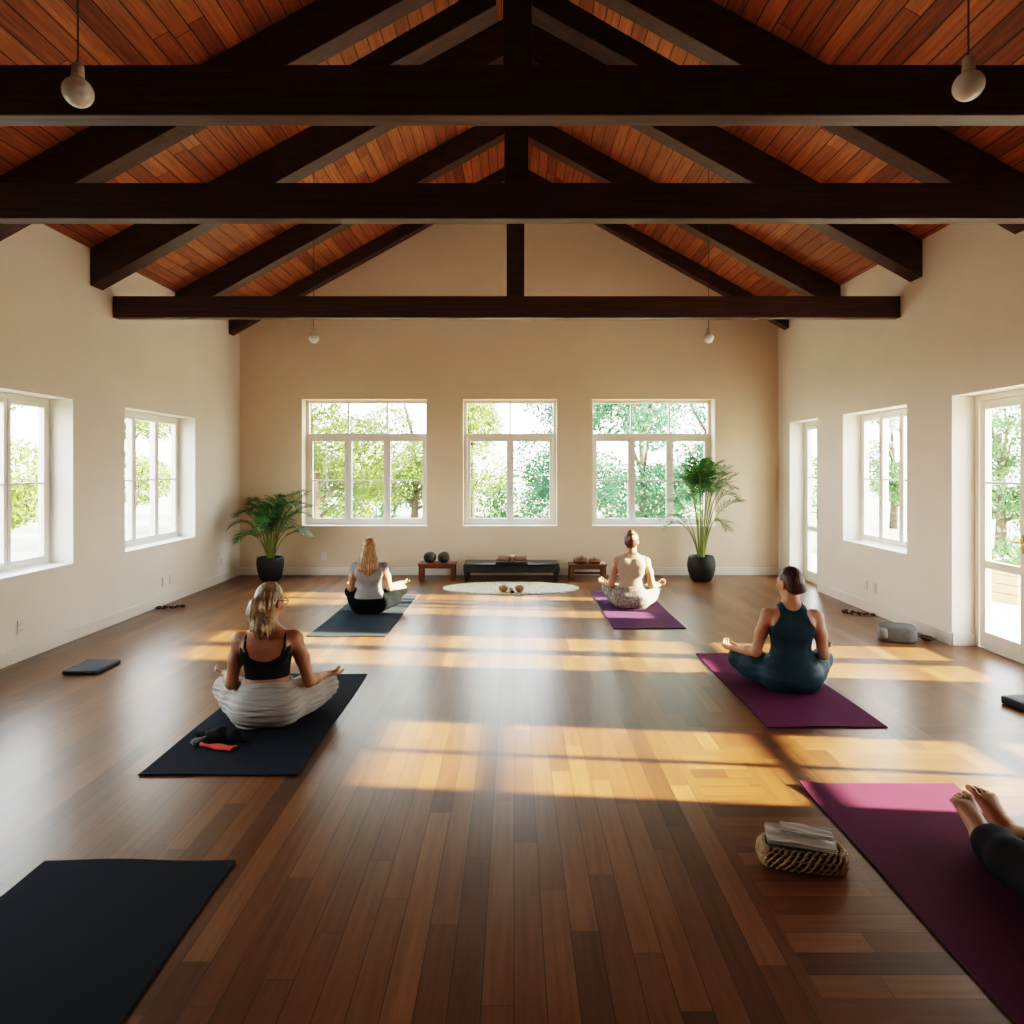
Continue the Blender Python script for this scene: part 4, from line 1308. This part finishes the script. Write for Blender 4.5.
def pouch(x, y, z, rx, ry, rz_, ang, label, seed):
    r_ = random.Random(seed)
    g = G()
    prof = [(max(.001, math.sin(a)) ** .6, rz_ * (.42 - .42 * math.cos(a)) if a < PI / 2 else rz_ * (.42 - .58 * math.cos(a))) for a in np.linspace(.02, PI - .02, 16)]
    g.lathe([(p[0], p[1]) for p in prof], 30, sx=rx, sy=ry)
    g.v = [(v[0], v[1], max(0, v[2] + .006 * math.sin(v[0] * 40 + seed) * (v[2] > .02))) for v in g.v]
    o = g.build('pouch', MAT['brownstone'], smooth=True); o.location = (x, y, z); o.rotation_euler = (0, 0, ang)
    s = G().tube([(rx * .99 * math.cos(t), ry * .99 * math.sin(t), rz_ * .44) for t in np.linspace(0, 2 * PI, 40, endpoint=False)], .004, 6, closed=True).build('seam', MAT['tan'], o, smooth=True)
    tag(o, label, 'pouch', 'brown pouches on the brown stool')
pouch(.955, 9.79, .2325, .105, .080, .105, .1, 'plump brown leather pouch on the stool, nearer the bench', 1)
pouch(1.160, 9.79, .2325, .092, .080, .085, -.1, 'flatter brown leather pouch on the stool, nearer the palm', 2)
g = G()
for k in range(3): g.box(-.040 + .003 * k, .040 - .002 * k, -.028, .028 - .003 * k, .009 * k, .009 * k + .008)
o = g.build('folded_cloth', MAT['white_cloth'], bevel=.003); o.location = (1.262, 9.71, .2325); o.rotation_euler = (0, 0, R(-14))
tag(o, 'tiny folded white cloth at the stool edge nearest the palm', 'cloth')

# rug and what lies on it
g = G()
n = 72
vs = [(0, 0, .016)]; fs = []
rings = [(.25, .017), (.5, .017), (.75, .018), (.93, .018), (.985, .014), (1.0, .006), (1.0, .001)]
for rr, zz in rings:
    for k in range(n):
        a = 2 * PI * k / n
        e = 1 + (.008 * math.sin(a * 23) + .006 * math.sin(a * 7)) * (rr > .9)
        vs.append((.905 * rr * e * math.cos(a), .47 * rr * e * math.sin(a), zz))
for k in range(n): fs.append((0, 1 + k, 1 + (k + 1) % n))
for j in range(len(rings) - 1):
    for k in range(n): fs.append((1 + j * n + k, 1 + (j + 1) * n + k, 1 + (j + 1) * n + (k + 1) % n, 1 + j * n + (k + 1) % n))
g.add(vs, fs)
o = g.build('rug', MAT['rug'], smooth=True); o.location = (-.04, 9.08, 0)
tag(o, 'oval cream woven rug in front of the black bench', 'rug')
def small_bowl(x, y, label):
    o = G().lathe([(.001, 0), (.030, .001), (.052, .018), (.060, .045), (.056, .070), (.047, .078), (.043, .074), (.048, .045), (.035, .018), (.001, .014)], 28).build('bowl', MAT['tan'], smooth=True)
    o.location = (x, y, .019)
    tag(o, label, 'bowl', 'small tan bowls on the rug')
small_bowl(-.135, 8.72, 'small tan bowl on the rug, left of the white cup')
small_bowl(.070, 8.72, 'small tan bowl on the rug, right of the white cup')
o = G().lathe([(.001, 0), (.020, .001), (.027, .02), (.030, .050), (.027, .050), (.024, .022), (.001, .012)], 24).build('cup', MAT['white_cloth'], smooth=True)
o.location = (-.040, 8.74, .019); tag(o, 'small white cup between the two tan bowls on the rug', 'cup')
o = G().lathe([(.003, 0), (.020, .0), (.026, .014), (.022, .030), (.008, .038), (.001, .040)], 20).build('pebble', MAT['gourd'], smooth=True)
o.location = (-.018, 8.655, .014); tag(o, 'small black pebble in front of the white cup on the rug', 'pebble')

# ------------------------------------------------------------------ wicker basket with papers
root = thing('wicker_basket', 'low oblong woven wicker basket on the floor beside plum mat', 'basket', (1.165, 2.765, 0), R(-13))
def stad(a, off, z):          # rounded oblong outline
    L_, W_ = .086, .082 + off
    x = L_ * (1 if math.cos(a) > 0 else -1) * min(1, abs(math.cos(a)) * 1.6) + (W_) * math.copysign(abs(math.cos(a)) ** .9, math.cos(a))
    y = W_ * math.copysign(abs(math.sin(a)) ** .75, math.sin(a))
    return (x, y, z)
g = G()
n = 64
prof = [(-.030, 0), (-.014, .004), (-.006, .02), (-.005, .045), (-.010, .066), (-.020, .074), (-.040, .076)]
vs = []
for off, z in prof:
    for k in range(n): vs.append(stad(2 * PI * k / n, off, z))
fs = [(i * n + k, i * n + (k + 1) % n, (i + 1) * n + (k + 1) % n, (i + 1) * n + k) for i in range(len(prof) - 1) for k in range(n)]
fs.append(tuple(range(n - 1, -1, -1))); fs.append(tuple((len(prof) - 1) * n + k for k in range(n)))
g.add(vs, fs); g.build('basket_body', MAT['wicker_dark'], root, smooth=True)
g = G()
for row, (zc, off, amp) in enumerate(((.014, -.010, .0095), (.034, -.003, .0105), (.054, -.006, .0100), (.070, -.018, .0085))):
    for s in range(2):
        pts = []
        m_ = 260
        for k in range(m_):
            a = 2 * PI * k / m_
            ph = a * 25 + s * PI + row * 1.3 + .5 * math.sin(a * 5 + row)
            pts.append(stad(a, off + amp * .75 * math.cos(ph), max(.0045, zc + amp * math.sin(ph))))
        g.tube(pts, .0052, 5, closed=True)
g.build('woven_strands', MAT['wicker'], root, smooth=True)
def paper(name, label, w, d, layers, loc, rz, tilt, seed):
    r_ = random.Random(seed)
    g = G()
    for l in range(layers):
        nx, ny = 14, 8
        ox, oy, aa = r_.uniform(-.006, .006), r_.uniform(-.004, .004), r_.uniform(-.03, .03)
        vs = []
        for j in range(ny + 1):
            for i in range(nx + 1):
                u, v = i / nx - .5, j / ny - .5
                x, y = u * w, v * d
                z = .004 * l + .0035 * math.sin(u * 11 + seed + l) * (v + .3) + .003 * math.sin(v * 13 + u * 5 + l * 2 + seed)
                vs.append((ox + x * math.cos(aa) - y * math.sin(aa), oy + x * math.sin(aa) + y * math.cos(aa), z))
        b = len(vs); vs += [(a_, b_, c_ + .0022) for a_, b_, c_ in vs]
        m = nx + 1
        fs = []
        for j in range(ny):
            for i in range(nx):
                q = j * m + i
                fs += [(q, q + m, q + m + 1, q + 1), (b + q, b + q + 1, b + q + m + 1, b + q + m)]
        ring = list(range(m)) + [j * m + nx for j in range(1, ny + 1)] + [ny * m + i for i in range(nx - 1, -1, -1)] + [j * m for j in range(ny - 1, 0, -1)]
        for k in range(len(ring)):
            a_, b_ = ring[k], ring[(k + 1) % len(ring)]
            fs.append((a_, b_, b + b_, b + a_))
        g.add(vs, fs)
    o = g.build(name, MAT['paper'])
    o.location = loc; o.rotation_euler = (tilt[0], tilt[1], rz)
    return tag(o, label, 'paper', 'folded papers on the wicker basket')
paper('folded_paper', 'wide grey-white folded paper lying directly on the wicker basket', .258, .120, 4, (1.160, 2.762, .096), R(-14), (R(4), R(1)), 3)
paper('folded_paper', 'narrow grey-white folded paper on top of the wider one on the basket', .185, .070, 3, (1.186, 2.782, .1205), R(-18), (R(3), R(1.5)), 8)

# ------------------------------------------------------------------ loose things
# black pouch and red cloth on the left mat
root = thing('drawstring_bag', 'crumpled black drawstring bag beside the crop-top woman', 'bag', (-1.715, 3.99, TOPZ), R(-6))
f = Field((-.30, -.14, -.012), (.30, .14, .12), .004)
f.chain([(-.150, .03, .022), (-.09, .028, .024)], [.021, .024], .02)
f.chain([(-.09, .024, .026), (.0, .01, .034), (.09, -.005, .030), (.165, -.03, .014)], [.026, .036, .032, .010], .03)
f.ell((-.02, -.02, .030), (.07, .045, .030), .02); f.ell((.06, .02, .030), (.06, .04, .034), .02)
wrinkle(f, .004, 120., 60.)
X, Y, Z = f.grid(); f.D = np.maximum(f.D, .001 - Z)
f.build('bag_body', MAT['black_cloth'], root)
f = Field((-.20, -.16, -.012), (.0, .0, .08), .004)
f.ell((-.105, -.075, .017), (.032, .024, .016), .01); f.chain([(-.105, -.075, .020), (-.06, -.045, .030)], [.013, .012], .015)
X, Y, Z = f.grid(); f.D = np.maximum(f.D, .001 - Z)
f.build('cord_stopper', MAT['grey_felt2'], root)['label'] = 'grey cord stopper'
g = G()
nx, ny = 16, 8
vs = []
for j in range(ny + 1):
    for i in range(nx + 1):
        u, v = i / nx, j / ny
        x = -.09 + .205 * u; y = -.052 + (v - .5) * (.030 + .055 * u) - .015 * u
        vs.append((x, y, .004 + .010 * math.sin(PI * v) + .004 * math.sin(u * 9 + v * 4) + .006 * (1 - u)))
b = len(vs); vs += [(x, y, max(.0005, z - .004)) for x, y, z in vs]
fs = []
m = nx + 1
for j in range(ny):
    for i in range(nx):
        q = j * m + i; fs += [(q, q + 1, q + m + 1, q + m), (b + q, b + q + m, b + q + m + 1, b + q + 1)]
ring = list(range(m)) + [j * m + nx for j in range(1, ny + 1)] + [ny * m + i for i in range(nx - 1, -1, -1)] + [j * m for j in range(ny - 1, 0, -1)]
for k in range(len(ring)):
    a_, b_ = ring[k], ring[(k + 1) % len(ring)]; fs.append((a_, b + a_, b + b_, b_))
g.add(vs, fs)
o = g.build('cloth', MAT['red'], smooth=True); o.location = (-1.695, 3.945, TOPZ); o.rotation_euler = (0, 0, R(-6))
tag(o, 'orange-red cloth showing under the black drawstring bag', 'cloth')

# flat dark pad near the left wall
root = thing('foam_block', 'flat dark slate foam block near the left wall', 'yoga block', (-3.36, 5.44, 0), R(0))
G().box(-.135, .135, -.165, .165, .001, .034).build('block_body', MAT['block'], root, bevel=.010, seg=3, smooth=True)
G().box(.060, .090, -.1665, -.164, .014, .022).build('tab', MAT['grey_felt2'], root)['label'] = 'small grey tab'
o = G().box(-.14, .14, -.09, .09, .001, .055).build('foam_block', MAT['block'], bevel=.012, seg=3, smooth=True)
o.location = (3.46, 4.58, 0); o.rotation_euler = (0, 0, R(8))
tag(o, 'dark slate foam block at the right edge near the brass-handled door', 'yoga block')

# grey cushion by the right wall
root = thing('cushion', 'oblong grey felt cushion on the floor by the right wall', 'cushion', (3.56, 6.34, 0), R(-20))
def rr_slab(hx, hy, r, z0, z1, n=10, puff=.0):
    out = []
    for cx, cy, a0 in ((hx - r, hy - r, 0), (-hx + r, hy - r, 90), (-hx + r, -hy + r, 180), (hx - r, -hy + r, 270)):
        for k in range(n + 1):
            a = R(a0 + 90 * k / n); out.append((cx + r * math.cos(a), cy + r * math.sin(a)))
    m = len(out)
    lv = [(.90, z0), (.98, z0 + .012), (1.0, z0 + .035), (1.0, z1 - .035), (.975, z1 - .012), (.90, z1)]
    vs = [(x * s_, y * s_, z) for s_, z in lv for x, y in out] + [(0, 0, z1 + puff)]
    fs = [(i * m + k, i * m + (k + 1) % m, (i + 1) * m + (k + 1) % m, (i + 1) * m + k) for i in range(len(lv) - 1) for k in range(m)]
    fs.append(tuple(range(m - 1, -1, -1)))
    fs += [(5 * m + k, 5 * m + (k + 1) % m, 6 * m) for k in range(m)]
    return G().add(vs, fs)
rr_slab(.155, .115, .085, .001, .145, puff=.006).build('cushion_body', MAT['grey_felt'], root, smooth=True)
g = G()
g.box(-.165, -.085, -.120, .060, .02, .128)
g.build('end_panel', MAT['grey_felt2'], root, bevel=.03, seg=3, smooth=True)['label'] = 'paler grey end panel'
o = G().tube([(.02 * math.cos(t) * (1 + t * .12), .02 * math.sin(t) * (1 + t * .12) * 1.3, .010 + .002 * t) for t in np.linspace(0, 18, 70)], .008, 6).build('coiled_strap', MAT['cord'], smooth=True)
o.location = (3.81, 6.30, 0); tag(o, 'dark coiled strap between the grey cushion and the wall', 'strap')
o = G().box(-.17, .17, -.035, .035, .001, .030).build('foam_block', MAT['block'], bevel=.008, smooth=True)
o.location = (3.77, 6.66, 0); o.rotation_euler = (0, 0, R(-72)); tag(o, 'thin dark block behind the grey cushion against the wall', 'yoga block')

def beads(x, y, rz, label, ln):
    root = thing('bead_string', label, 'beads', (x, y, 0), rz, group='bead strings lying by the side walls')
    r_ = random.Random(int(abs(x) * 100))
    pts = []
    for i in range(120):
        t = i / 119
        pts.append(Vector(((t - .5) * ln + .030 * math.sin(t * 31), .055 * math.sin(t * 21 + 1) * (1 - .5 * t) + .02 * math.sin(t * 47), .010 + .008 * (math.sin(t * 50) > 0))))
    G().tube(pts, .003, 6).build('string', MAT['beads'], root, smooth=True)
    g = G()
    for p in pts[::2]:
        g.lathe([(.0005, -.009), (.0065, -.0065), (.009, 0), (.0065, .0065), (.0005, .009)], 8, (p.x, p.y, p.z))
    o = g.build('bead_row', MAT['beads'], root, smooth=True)
beads(-3.92, 7.80, R(28), 'dark brown string of beads on the floor by the left wall', .30)
beads(3.77, 7.47, R(-34), 'dark brown string of beads on the floor by the right wall', .34)

# ------------------------------------------------------------------ outlets and switches
def outlet(x, y, z, wall, label, w=.072, h=.115, rocker=False):
    rz = {'left': PI / 2, 'right': -PI / 2, 'back': 0}[wall]
    root = thing('wall_outlet', label, 'wall outlet', (x, y, z), rz, group='white wall outlets')
    G().box(-w / 2, w / 2, -.008, 0, -h / 2, h / 2).build('cover_plate', MAT['plate'], root, bevel=.002)
    if rocker:
        G().box(-.017, .017, -.011, -.007, -.034, .034).build('rocker', MAT['white'], root, bevel=.002)
    else:
        for s in (-1, 1):
            g = G().box(-.016, .016, -.0105, -.007, s * .026 - .015, s * .026 + .015)
            k = g.build('socket', MAT['white'], root, bevel=.002)
            G().box(-.008, -.005, -.0115, -.010, s * .026 - .006, s * .026 + .006).box(.005, .008, -.0115, -.010, s * .026 - .006, s * .026 + .006).build('slot', MAT['slot'], k)
outlet(XL, 5.67, .28, 'left', 'white outlet on the left wall below the window at the edge')
outlet(XL, 7.99, .27, 'left', 'white switch plate under the farther left window, nearer the viewer', rocker=True, w=.065)
outlet(XL, 8.16, .27, 'left', 'white switch plate under the farther left window, farther from viewer', rocker=True, w=.065)
outlet(XL, 9.59, .28, 'left', 'small white outlet on the left wall beside the corner palm')
outlet(-2.84, YB, .28, 'back', 'white outlet on the back wall behind the long-haired woman')
outlet(XR, 7.48, .29, 'right', 'white outlet under the right window, nearer the viewer')
outlet(XR, 7.66, .29, 'right', 'white outlet under the right window, farther from viewer')

# ------------------------------------------------------------------ outdoors
g = G(); g.box(-40, 45, -20, 60, -.32, -.16)
tag(g.build('ground', MAT['ground']), 'garden lawn outside the windows', 'lawn', kind='structure')
g = G(); g.box(XR + TH + .06, 9.2, 0, 13, -.16, -.03)
tag(g.build('terrace', MAT['terrace']), 'pale paved terrace outside the glazed doors', 'terrace', kind='structure')
root = thing('planter', 'weathered wooden planter box on the terrace outside the brass-handled door', 'planter', (6.6, 8.6, -.03), R(20))
g = G()
for k in range(4): g.box(-.75, .75, -.25, .25, .005 + .11 * k, .108 + .11 * k)
g.build('plank_sides', MAT['planter'], root, bevel=.004)
g = G()
for k in range(700):
    a = rng.uniform(0, 2 * PI); u = rng.normal(0, .5); 
    p = np.array((rng.uniform(-.7, .7), rng.uniform(-.22, .22), .46 + abs(rng.normal(0, .16))))
    d = unit(rng.normal(0, 1, 3)); e = unit(np.cross(d, rng.normal(0, 1, 3))); 
    g.add([p, p + d * .05 + e * .02, p + d * .10, p + d * .05 - e * .02], [(0, 1, 2, 3)])
g.build('foliage', MAT['leafB'], root)

def foliage_mesh(name, blobs, n, size, seed):
    r_ = np.random.default_rng(seed)
    B_ = np.array(blobs)                       # x y z rx ry rz
    vol = (B_[:, 3] * B_[:, 4] * B_[:, 5]) ** .67
    pick = r_.choice(len(B_), n, p=vol / vol.sum())
    d = r_.normal(0, 1, (n, 3)); d /= np.linalg.norm(d, axis=1)[:, None]
    rad = r_.uniform(.55, 1.04, n) ** .6
    p = B_[pick, :3] + d * rad[:, None] * B_[pick, 3:6]
    t = r_.normal(0, 1, (n, 3)); t /= np.linalg.norm(t, axis=1)[:, None]
    nn = d * .7 + r_.normal(0, .6, (n, 3))
    b = np.cross(t, nn); b /= np.linalg.norm(b, axis=1)[:, None] + 1e-9
    s = size * r_.uniform(.6, 1.25, n)[:, None]
    V = np.stack([p, p + t * s * .5 + b * s * .28, p + t * s, p + t * s * .5 - b * s * .28], 1).reshape(-1, 3)
    me = bpy.data.meshes.new(name)
    me.vertices.add(len(V)); me.vertices.foreach_set('co', V.astype(np.float32).ravel())
    me.loops.add(n * 4); me.loops.foreach_set('vertex_index', np.arange(n * 4, dtype=np.int32))
    me.polygons.add(n); me.polygons.foreach_set('loop_start', np.arange(0, n * 4, 4, dtype=np.int32))
    me.update(calc_edges=True)
    return me

def tree(x, y, blobs, n, size, mat, label, seed, h=2.5):
    root = thing('tree', label, 'tree', (x, y, -.16), group='garden trees outside')
    g = G()
    r_ = random.Random(seed)
    g.tube([(0, 0, 0), (.05, .03, h * .5), (-.03, .0, h)], [.12, .085, .055], 10)
    for bl in blobs[:6]:
        p = Vector(bl[:3]); z = min(h, max(.6, p.z * .55))
        g.tube([(0, 0, z), (p.x * .5, p.y * .5, (z + p.z) * .5), p], [.05, .035, .015], 6)
    g.build('trunk', MAT['bark'], root, smooth=True)
    me = foliage_mesh('crown', blobs, int(n * 2.6), size * .62, seed); me.materials.append(mat)
    o = bpy.data.objects.new('crown', me); C.objects.link(o); o.parent = root
    return root

def crown(seed, zlo, zhi, r, n=9, br=.8):
    r_ = random.Random(seed)
    out = []
    for k in range(n):
        a = r_.uniform(0, 2 * PI); rr = r * r_.uniform(.2, 1)
        s = br * r_.uniform(.7, 1.25)
        out.append((rr * math.cos(a), rr * math.sin(a), r_.uniform(zlo, zhi), s, s, s * .8))
    return out
tree(-4.2, 14.3, crown(1, .9, 4.2, 1.3, 8, .75), 5200, .15, MAT['leafA'], 'yellow-green tree through the left half of the palm-side back window', 11)
tree(-2.7, 18.4, crown(2, .8, 4.6, 1.2, 9, .75), 5200, .15, MAT['leafA'], 'yellow-green tree through the back window nearest the corner palm, right half', 12)
tree(-1.4, 22.4, crown(3, 1.0, 5.5, 1.4, 9, .9), 5200, .17, MAT['leafA'], 'pale green tree through the left casement of the middle back window', 13)
tree(1.28, 18.3, crown(4, .6, 4.2, 1.1, 11, .75), 7000, .14, MAT['leafC'], 'dark green tree through the right casement of the middle back window', 14)
tree(2.65, 14.1, crown(5, .7, 4.6, 1.2, 12, .75), 7500, .14, MAT['leafC'], 'cool green tree through the left part of the back window by the tall palm', 15)
tree(5.4, 18.3, crown(6, .6, 5.0, 1.4, 12, .85), 7500, .15, MAT['leafC'], 'cool green tree behind the tall palm outside the right back window', 16)
tree(-10.2, 13.2, crown(7, .8, 4.0, 1.3, 7, .7), 4200, .16, MAT['leafA'], 'pale leafy tree through the window at the left edge', 17)
tree(-10.6, 18.2, crown(8, .7, 4.2, 1.3, 8, .7), 4200, .16, MAT['leafA'], 'pale leafy tree through the farther left side window', 18)
tree(11.0, 19.8, crown(9, .8, 4.4, 1.3, 8, .7), 4200, .16, MAT['leafB'], 'leafy tree through the right side window', 19)
tree(10.4, 14.6, crown(10, .5, 3.6, 1.0, 8, .6), 4200, .14, MAT['leafB'], 'leafy tree through the brass-handled glazed door', 20)
tree(9.6, 8.75, [(0, 0, 2.75, .8, .8, .7), (.4, .3, 2.2, .6, .6, .5), (-.3, .5, 3.2, .6, .6, .6), (.1, -.5, 3.1, .6, .6, .6), (-.2, .1, 3.7, .6, .6, .5), (.2, -.3, 2.0, .55, .6, .5), (0, .45, 2.7, .6, .5, .7), (.1, -.1, 3.4, .6, .6, .6), (0, .1, 1.8, .6, .7, .5)], 5200, .14, MAT['leafB'], 'unseen small leafy tree added at the terrace edge to shade the far corner door', 21)  # added out of view to block sun coming through the far door
# long hedge closing the garden behind the back windows
me = foliage_mesh('hedge', [(-9 + 1.3 * k, 24 + .3 * math.sin(k), .9 + .5 * math.sin(k * 1.7), 1.1, .8, 1.0) for k in range(16)], 30000, .13, 33)
me.materials.append(MAT['leafB'])
o = bpy.data.objects.new('hedge', me); C.objects.link(o)
tag(o, 'long green hedge far behind the garden trees', 'hedge', kind='stuff')

# ------------------------------------------------------------------ light
w = bpy.data.worlds.new('sky'); bpy.context.scene.world = w
w.use_nodes = True
nt = w.node_tree; nt.nodes.clear()
out = nt.nodes.new('ShaderNodeOutputWorld'); bg = nt.nodes.new('ShaderNodeBackground')
tc = nt.nodes.new('ShaderNodeTexCoord'); sp = nt.nodes.new('ShaderNodeSeparateXYZ'); rp = nt.nodes.new('ShaderNodeValToRGB')
L(nt, tc.outputs['Generated'], sp.inputs[0]); L(nt, sp.outputs['Z'], rp.inputs[0])
rp.color_ramp.elements[0].position = 0.0; rp.color_ramp.elements[0].color = (1.0, .965, .90, 1)
rp.color_ramp.elements[1].position = .7; rp.color_ramp.elements[1].color = (.72, .86, 1.0, 1)
L(nt, rp.outputs[0], bg.inputs[0]); bg.inputs[1].default_value = 13.0
L(nt, bg.outputs[0], out.inputs[0])

sl = bpy.data.lights.new('sun', 'SUN'); sl.energy = 74.0; sl.color = (1.0, .80, .53); sl.angle = R(.9)
so = bpy.data.objects.new('sun', sl); C.objects.link(so)
so.rotation_euler = Vector((-1.0, .10, -.300)).to_track_quat('-Z', 'Y').to_euler(); so.location = (14, 3, 6)

# sampling portals in the openings (they give no light of their own)
def portal(loc, rot, sx, sy):
    l = bpy.data.lights.new('sky_portal', 'AREA'); l.shape = 'RECTANGLE'; l.size = sx; l.size_y = sy; l.cycles.is_portal = True
    o = bpy.data.objects.new('sky_portal', l); C.objects.link(o); o.location = loc; o.rotation_euler = rot
for a, b, c, d in BACK_OPEN: portal(((a + b) / 2, YB + .32, (c + d) / 2), (-PI / 2, 0, 0), b - a, d - c)
for a, b, c, d in LEFT_OPEN: portal((XL - .32, (a + b) / 2, (c + d) / 2), (0, -PI / 2, 0), d - c, b - a)
for a, b, c, d in RIGHT_OPEN: portal((XR + .32, (a + b) / 2, (c + d) / 2), (0, PI / 2, 0), d - c, b - a)

# ------------------------------------------------------------------ camera
cam = bpy.data.cameras.new('camera'); co = bpy.data.objects.new('camera', cam); C.objects.link(co)
cam.sensor_width = 36.0; cam.lens = 36.0 * 683 / 1024
cam.shift_x = -2 / 1024; cam.shift_y = -44 / 1024
cam.clip_end = 200
co.location = (0, 0, 1.6); co.rotation_euler = (PI / 2, 0, 0)
sc = bpy.context.scene
sc.camera = co
sc.view_settings.view_transform = 'Filmic'
sc.view_settings.look = 'High Contrast'
sc.view_settings.exposure = 0.2
sc.cycles.use_denoising = True
sc.cycles.max_bounces = 12
sc.cycles.diffuse_bounces = 6
sc.cycles.glossy_bounces = 4
sc.cycles.transparent_max_bounces = 16
sc.cycles.caustics_reflective = False
sc.cycles.caustics_refractive = False
